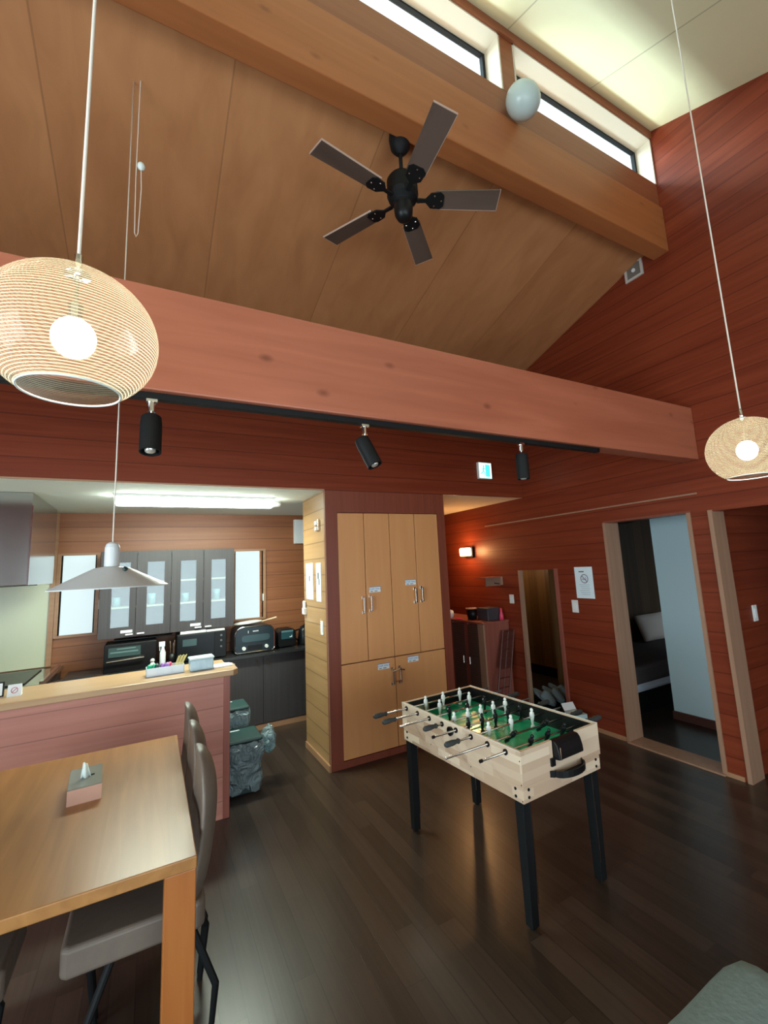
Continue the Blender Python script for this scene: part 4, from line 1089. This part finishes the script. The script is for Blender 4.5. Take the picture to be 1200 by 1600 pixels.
# waste bins in the gap
def bin_(x0, x1, y0, y1, h, label, bag_z0, seed):
    t = thing('waste_bin', label, 'waste bin', ((x0 + x1) / 2, (y0 + y1) / 2, 0))
    O('bucket', [(x0 + .02, x1 - .02, y0 + .02, y1 - .02, 0, h - .03)], simple('dark_bin', (0.03, 0.05, 0.055), 0.4), t, bevel=.015)
    O('lid', [(x0, x1, y0, y1, h - .028, h)], M['bingreen'], t, bevel=.02, seg=3)
    O('lid_mark', [(x0 + .03, x0 + .12, y1 - .06, y1 - .045, h, h + .002)], M['paper'], t)
    rnd = random.Random(seed)
    q = bmesh.new(); n = 40; rows = []
    cx, cy = (x0 + x1) / 2, (y0 + y1) / 2
    zs = [h - .03, h - .07, h - .13, h - .19, (h - .2 + bag_z0) / 2 + .03, (h - .2 + bag_z0) / 2 - .04, bag_z0 + .06, bag_z0]
    for i, z in enumerate(zs):
        row = []
        for k in range(n):
            a = 2 * PI * k / n
            sx = (x1 - x0) / 2 * .98; sy = (y1 - y0) / 2 * .98
            ca, sa = math.cos(a), math.sin(a)
            p_ = 5; rr = (abs(ca) ** p_ + abs(sa) ** p_) ** (-1 / p_)
            e = 1 + .03 + .055 * rnd.random() + .05 * math.sin(i * 1.3 + k * .9) + (.10 if i in (1, 2) else 0)
            row.append(q.verts.new((cx + sx * rr * ca * e, cy + sy * rr * sa * e, z + .012 * rnd.random() - .02 * (i == len(zs) - 1) * math.sin(k))))
        rows.append(row)
    for A, B in zip(rows[:-1], rows[1:]):
        for k in range(n):
            j = (k + 1) % n; q.faces.new((A[k], A[j], B[j], B[k]))
    O('bin_liner', q, M['bag'], t, smooth=False)


bin_(.515, .765, 3.72, 4.02, .385, 'green-lidded waste bin in a clear plastic liner at the end of the peninsula', .03, 3)
bin_(.505, .73, 4.06, 4.33, .53, 'taller green-lidded waste bin behind the bagged bin by the base cabinet', .10, 5)
q = bmesh.new(); ellipsoid(q, (.845, 3.90, .30), .05, .10, .10, 16, 10)
rnd = random.Random(2)
for v in q.verts: v.co += Vector((rnd.uniform(-.01, .01), rnd.uniform(-.012, .012), rnd.uniform(-.012, .012)))
O('plastic_bag', q, M['bag'], smooth=True, label='crumpled clear plastic bag hanging at the side of the near waste bin', cat='bag')

# ------------------------------------------------------------------ dining table & chairs
TX0, TX1, TY0, TY1, TZ = -.705, .154, 1.755, 3.065, .71
t = thing('dining_table', 'large rectangular wooden dining table in the lower left', 'table', (-.3, 2.4, 0))
O('tabletop', [(TX0, TX1, TY0, TY1, TZ - .038, TZ)], M['table'], t, bevel=.004)
for x_ in (TX0 + .002, TX1 - .092):
    for y_ in (TY0 + .004, TY1 - .058):
        O('leg', [(x_, x_ + .09, y_, y_ + (.09 if y_ < 2 else .055), 0, TZ - .038)], M['table_leg'], t, bevel=.003)
O('apron', [(TX0 + .12, TX1 - .12, TY1 - .05, TY1 - .03, TZ - .09, TZ - .038)], M['table_leg'], t)

t = thing('tissue_holder', 'wooden tissue box holder with a tissue sticking out, on the dining table', 'tissue box', (-.222, 2.53, TZ), rz=math.radians(4), world=False)
O('holder', [(-.058, .058, -.115, .115, 0, .058)], M['tissuewood'], t, bevel=.002)
O('front_face', [(-.0585, .0585, -.117, -.114, 0, .058)], M['tissuebox'], t)
O('lid', [(-.059, .059, -.117, .117, .058, .063)], M['tissuetop'], t, bevel=.002)
q = bmesh.new()
vs = []
for k in range(9):
    a = k / 8; x_ = -.018 + .036 * a
    vs.append((q.verts.new((x_, -.02 + .008 * math.sin(a * 9), .063)), q.verts.new((-.012 + .016 * a, -.01 + .01 * math.cos(a * 7), .125 - .02 * abs(a - .3)))))
for A, B in zip(vs[:-1], vs[1:]): q.faces.new((A[0], B[0], B[1], A[1]))
O('tissue', q, M['tissue'], t, smooth=True, solid=.003)
q = bmesh.new(); tube(q, [(.01, -.005, .0635), (.03, -.0, .0635)], .004, 6); O('slot', q, M['black'], t)


def make_chair():
    """local: faces -x, origin on the floor under the seat centre; width runs along y"""
    t = thing('dining_chair', 'x', 'chair', (0, 0, 0), world=False, group='leather dining chairs')
    W = .159
    # back shell: closed upholstered paddle, elliptical in plan, rounded at the top
    prof = [(.135, .40), (.155, .44), (.180, .50), (.200, .60), (.210, .70), (.213, .78), (.208, .84), (.200, .88), (.192, .905), (.184, .922), (.176, .932)]
    q = bmesh.new(); rings = []
    n = 24
    for x_, z_ in prof:
        tz = (z_ - .40) / .535
        k_ = 1 if tz < .72 else math.sqrt(max(.02, 1 - ((tz - .72) / .285) ** 2))
        hw = W * (1.0 + .10 * math.sin(PI * min(1, tz * 1.1))) * k_
        th = .036 * (k_ ** .7)
        rg = []
        for k in range(n):
            a = 2 * PI * k / n
            s_ = math.sin(a); c_ = math.cos(a)
            yy = hw * (abs(s_) ** .8) * (1 if s_ >= 0 else -1)
            rg.append(q.verts.new((x_ - .034 - .030 * (abs(s_) ** 2.2) * k_ ** 2 + th * c_ * (.9 if c_ > 0 else .8), yy, z_)))
        rings.append(rg)
    for A, B in zip(rings[:-1], rings[1:]):
        for k in range(n):
            j = (k + 1) % n; q.faces.new((A[k], A[j], B[j], B[k]))
    q.faces.new(rings[0]); q.faces.new(rings[-1])
    O('backrest', q, M['leather'], t, smooth=True, sub=1)
    q = bmesh.new(); prism(q, [(-.255, -.150), (-.235, -.165), (.14, -.17), (.16, -.15), (.16, .15), (.14, .17), (-.235, .165), (-.255, .150)], 'Z', .385, .475)
    O('seat', q, M['leather'], t, bevel=.022, seg=4)
    O('underframe', [(-.16, .12, -.12, .12, .365, .387)], M['blackm'], t)
    for sx, sy in ((-1, -1), (-1, 1), (1, -1), (1, 1)):
        q = bmesh.new(); x_ = sx * .12; y_ = sy * .12
        tube(q, [(x_, y_, .37), (x_ + sx * .075, y_ + sy * .035, .19), (x_ + sx * .055, y_ + sy * .04, .0)], [.013, .012, .009], 10)
        O('leg', q, M['blackm'], t)
    return t


ch0 = make_chair()
cl_ = [(.040, 2.095, 0, 'taupe leather dining chair on the right side of the table, nearest the viewer'),
       (.040, 2.455, 0, 'taupe leather dining chair in the middle of the right side of the table'),
       (.040, 2.815, 0, 'taupe leather dining chair on the right side of the table, nearest the peninsula'),
       (-.60, 2.10, PI, 'taupe leather chair tucked under the left side of the table, only its seat showing')]
for i, (x_, y_, a, lb) in enumerate(cl_):
    o = ch0 if i == 0 else copytree(ch0)
    o.location = (x_, y_, 0); o.rotation_euler = (0, 0, a); o['label'] = lb

# ------------------------------------------------------------------ foosball table
FT = thing('foosball_table', 'small pale wood foosball table with green pitch on black legs', 'foosball table', (1.722, 2.188, 0), rz=math.radians(3.3), world=False)
HX, HY, ZTOP, ZMID, ZBOT = .285, .505, .74, .59, .523
th = .018
bx = [(-HX, -HX + th, -HY, HY, ZMID, ZTOP), (HX - th, HX, -HY, HY, ZMID, ZTOP), (-HX + th, HX - th, HY - th, HY, ZMID, ZTOP),
      (-HX + th, -.07, -HY, -HY + th, ZMID, ZTOP), (.115, HX - th, -HY, -HY + th, ZMID, ZTOP), (-.07, .115, -HY, -HY + th, ZMID, .652)]
cabn = O('cabinet', bx, M['block'], FT, bevel=.0015)
O('lower_cabinet', [(-HX, HX - .012, -HY, HY - .012, ZBOT, ZMID)], M['block'], FT, bevel=.0015)
O('edge_bead', [(-HX, -HX + .004, -HY, HY, ZTOP, ZTOP + .0015), (HX - .004, HX, -HY, HY, ZTOP, ZTOP + .0015)], M['tissue'], FT)
O('inner_lining', [(-HX + th, -HX + th + .003, -HY + th, HY - th, ZMID, ZTOP - .004), (HX - th - .003, HX - th, -HY + th, HY - th, ZMID, ZTOP - .004), (-HX + th, HX - th, HY - th - .003, HY - th, ZMID, ZTOP - .004)], M['black'], FT)
pf = O('playfield', [(-HX + th + .003, HX - th - .003, -HY + th, HY - th - .003, .592, .650)], M['green'], FT)
def ring(q, cx, cy, r_, a0, a1, z, wd=.0022, n=40):
    tube(q, [(cx + r_ * math.cos(a0 + (a1 - a0) * k / n), cy + r_ * math.sin(a0 + (a1 - a0) * k / n), z) for k in range(n + 1)], wd, 4, cap=True)
def mark(name, q):
    for v in q.verts: v.co.z = .650 + max(0, v.co.z - .650) * .25
    O(name, q, M['lime'], pf)
q = bmesh.new(); ring(q, 0, 0, .075, 0, 2 * PI, .650); mark('centre_circle', q)
q = bmesh.new(); tube(q, [(-HX + .03, 0, .650), (HX - .03, 0, .650)], .0022, 4); mark('halfway_line', q)
for sg in (1, -1):
    y_ = sg * (HY - .025)
    q = bmesh.new(); tube(q, [(-.12, y_, .650), (-.12, y_ - sg * .09, .650), (.12, y_ - sg * .09, .650), (.12, y_, .650)], .0022, 4); mark('goal_area_line', q)
    q = bmesh.new(); ring(q, 0, y_ - sg * .09, .06, PI if sg > 0 else 0, 2 * PI if sg > 0 else PI, .650); mark('penalty_arc', q)
# near-end goal: curved black scoop above, half-moon ball tray below
GX = .022
q = bmesh.new()
prof = [(-HY + .02, .738), (-HY - .012, .736), (-HY - .024, .722), (-HY - .034, .690), (-HY - .037, .665), (-HY - .036, .658), (-HY + .0, .653), (-HY + .02, .653)]
prism(q, prof, 'X', GX - .088, GX + .088)
O('goal_scoop', q, M['black'], FT, bevel=.003)
O('scoop_rib', [(GX - .082, GX - .078, -HY - .0415, -HY - .037, .660, .715)], M['steel'], FT)
O('score_slot', [(GX - .115, GX - .088, -HY - .010, -HY, .630, .665)], M['black'], FT)
q = bmesh.new()
pts = [(GX - .125, -HY + .005), (GX - .105, -HY - .012)]
for k in range(11):
    a = PI + PI * k / 10
    pts.append((GX + .10 * math.cos(a), -HY - .01 + .052 * math.sin(a)))
pts += [(GX + .115, -HY + .005)]
A = [q.verts.new((x_, y_, .612)) for x_, y_ in pts]; B = [q.verts.new((x_, y_, .585)) for x_, y_ in pts]
q.faces.new(B)
for i in range(len(pts) - 1): q.faces.new((A[i], A[i + 1], B[i + 1], B[i]))
O('ball_tray', q, M['black'], FT, solid=.006)
q = bmesh.new()
for x_ in (-HX + .035, HX - .045):
    for z_ in (.575, .543): tube(q, [(x_, -HY - .003, z_), (x_, -HY + .001, z_)], .0065, 12)
O('bolts', q, M['blackm'], FT)
q = bmesh.new()
for y_ in (-HY + .045, HY - .05):
    for z_ in (.575, .543): tube(q, [(-HX - .003, y_, z_), (-HX + .001, y_, z_)], .0065, 12)
for y_, z_ in ((-HY + .006, .70), (-HY + .006, .60), (-HY + .006, .533), (-.15, .567), (.20, .575)): tube(q, [(-HX - .001, y_, z_), (-HX + .001, y_, z_)], .003, 8)
O('bolts', q, M['blackm'], FT)
for sx, sy in ((-1, -1), (1, -1), (-1, 1), (1, 1)):
    x_ = sx * (HX - .035) - (.008 if sx > 0 else 0); y_ = sy * (HY - .042)
    q = bmesh.new(); box(q, x_ - .026, x_ + .026, y_ - .026, y_ + .026, 0.01, ZBOT)
    for v in q.verts:
        if v.co.z < .1: v.co.x = x_ + (v.co.x - x_) * .8; v.co.y = y_ + (v.co.y - y_) * .8
    lg = O('leg', q, M['blackm'], FT, bevel=.002)
    q = bmesh.new(); tube(q, [(x_, y_, 0), (x_, y_, .012)], .014, 12); O('levelling_foot', q, M['black'], lg)
    q = bmesh.new(); e_ = x_ - .021 * (-1 if sx < 0 else 1); box(q, e_ - .002, e_ + .002, y_ - .0275, y_ - .0255, .10, ZBOT); O('edge_strip', q, M['steel'], lg)


def player(mat_bm_angle):
    q = bmesh.new()
    ellipsoid(q, (0, 0, .031), .0075, .0085, .009, 12, 8)
    tube(q, [(0, 0, .024), (0, 0, .018), (0, 0, .006), (0, 0, -.008), (0, 0, -.016)], [.006, .0115, .0125, .0095, .008], 10)
    tube(q, [(0, 0, -.014), (0, 0, -.035), (0, 0, -.042)], [.0075, .0055, .0065], 8)
    box(q, -.009, .009, -.006, .006, -.052, -.038)
    for v in q.verts: v.co = Vector((v.co.x * 1.1, v.co.y * 1.1, v.co.z * 1.18))
    bmesh.ops.transform(q, matrix=Matrix.Rotation(mat_bm_angle, 4, 'X'), verts=q.verts)
    return q


ZR = .716
rows = [(-1, 3, .14), (-1, 2, .24), (1, 3, .14), (-1, 5, .10), (1, 5, .10), (-1, 3, .165), (1, 2, .24), (1, 3, .12)]
tilt = [0, 0, 0, 0, 0, 0, math.radians(48), math.radians(25)]
for i, (side, n, spx) in enumerate(rows):
    y_ = .485 - .05 - i * .1285 + .04
    y_ = .446 - i * .123
    # reach beyond the cabinet on each side
    outL, outR = (.135, .17) if side < 0 else (.16, .13)
    outL = [.167, .176, .202, .060, .155, .102, .259, .159][i]
    outR = [.12, .12, .09, .12, .10, .12, .09, .086][i]
    q = bmesh.new(); tube(q, [(-HX - outL, y_, ZR), (HX + outR, y_, ZR)], .0052, 12)
    rod = O('rod', q, M['steel'], FT, smooth=True)
    q = bmesh.new()
    tube(q, [(-HX - .006, y_, ZR), (-HX + .002, y_, ZR)], .0135, 16); tube(q, [(HX + .006, y_, ZR), (HX - .002, y_, ZR)], .0135, 16)
    O('bushing', q, M['black'], rod)
    q = bmesh.new()
    if side < 0:
        e = -HX - outL
        tube(q, [(e + .022, y_, ZR), (e + .014, y_, ZR), (e + .006, y_, ZR), (e, y_, ZR), (e - .025, y_, ZR), (e - .058, y_, ZR), (e - .068, y_, ZR)], [.011, .014, .009, .011, .0145, .014, .008], 14)
    else:
        e = HX + outR
        tube(q, [(e - .022, y_, ZR), (e - .014, y_, ZR), (e - .006, y_, ZR), (e, y_, ZR), (e + .025, y_, ZR), (e + .058, y_, ZR), (e + .068, y_, ZR)], [.011, .014, .009, .011, .0145, .014, .008], 14)
    O('handle_grip', q, M['rubber'], rod, smooth=True)
    if i in (4, 7):
        q = bmesh.new(); e = -HX - outL
        tube(q, [(e - .002, y_, ZR), (e + .012, y_, ZR)], .0078, 10); O('end_cap', q, M['black'], rod)
    x0_ = {0: -.0, 1: -.0, 3: .0, 5: .0}.get(i, 0)
    for k in range(n):
        x_ = x0_ + (k - (n - 1) / 2) * spx
        bmp = player(tilt[i] if side > 0 else 0)
        for v in bmp.verts: v.co += Vector((x_, y_, ZR))
        O('player', bmp, M['playerw'] if side < 0 else M['blackgloss'], rod, smooth=False, label='white plastic player' if side < 0 else 'black plastic player')
q = bmesh.new(); lathe(q, [(0, 0), (.022, 0), (.024, .012), (.019, .012), (.017, .004), (0, .004)], n=20)
bmesh.ops.transform(q, matrix=Matrix.Translation((-HX, .0, .70)) @ Matrix.Rotation(-PI / 2, 4, 'Y'), verts=q.verts)
O('ball_entry', q, M['black'], FT)
q = bmesh.new(); box(q, -.26, -.10, HY - .034, HY - .022, .66, .70); O('score_counter', q, simple('score_beads', (0.30, 0.30, 0.20), 0.5), FT)

# ------------------------------------------------------------------ sofa corner, bottom right
q = bmesh.new(); box(q, .62, 1.585, 0.10, .90, .05, .41)
bmesh.ops.subdivide_edges(q, edges=q.edges, cuts=5, use_grid_fill=True)
rnd = random.Random(9)
for v in q.verts: v.co += Vector((rnd.uniform(-.012, .012), rnd.uniform(-.012, .012), rnd.uniform(-.012, .012)))
for v in q.verts: v.co = Matrix.Rotation(math.radians(0), 3, 'Z') @ v.co
t = thing('ottoman', 'grey teal fabric seat corner at the bottom right edge of the picture', 'ottoman', (1.1, .5, 0))
O('cushion', q, M['sofa'], t, bevel=0, smooth=True, sub=1)
O('base', [(.68, 1.52, .16, .84, 0, .06)], M['blackm'], t)
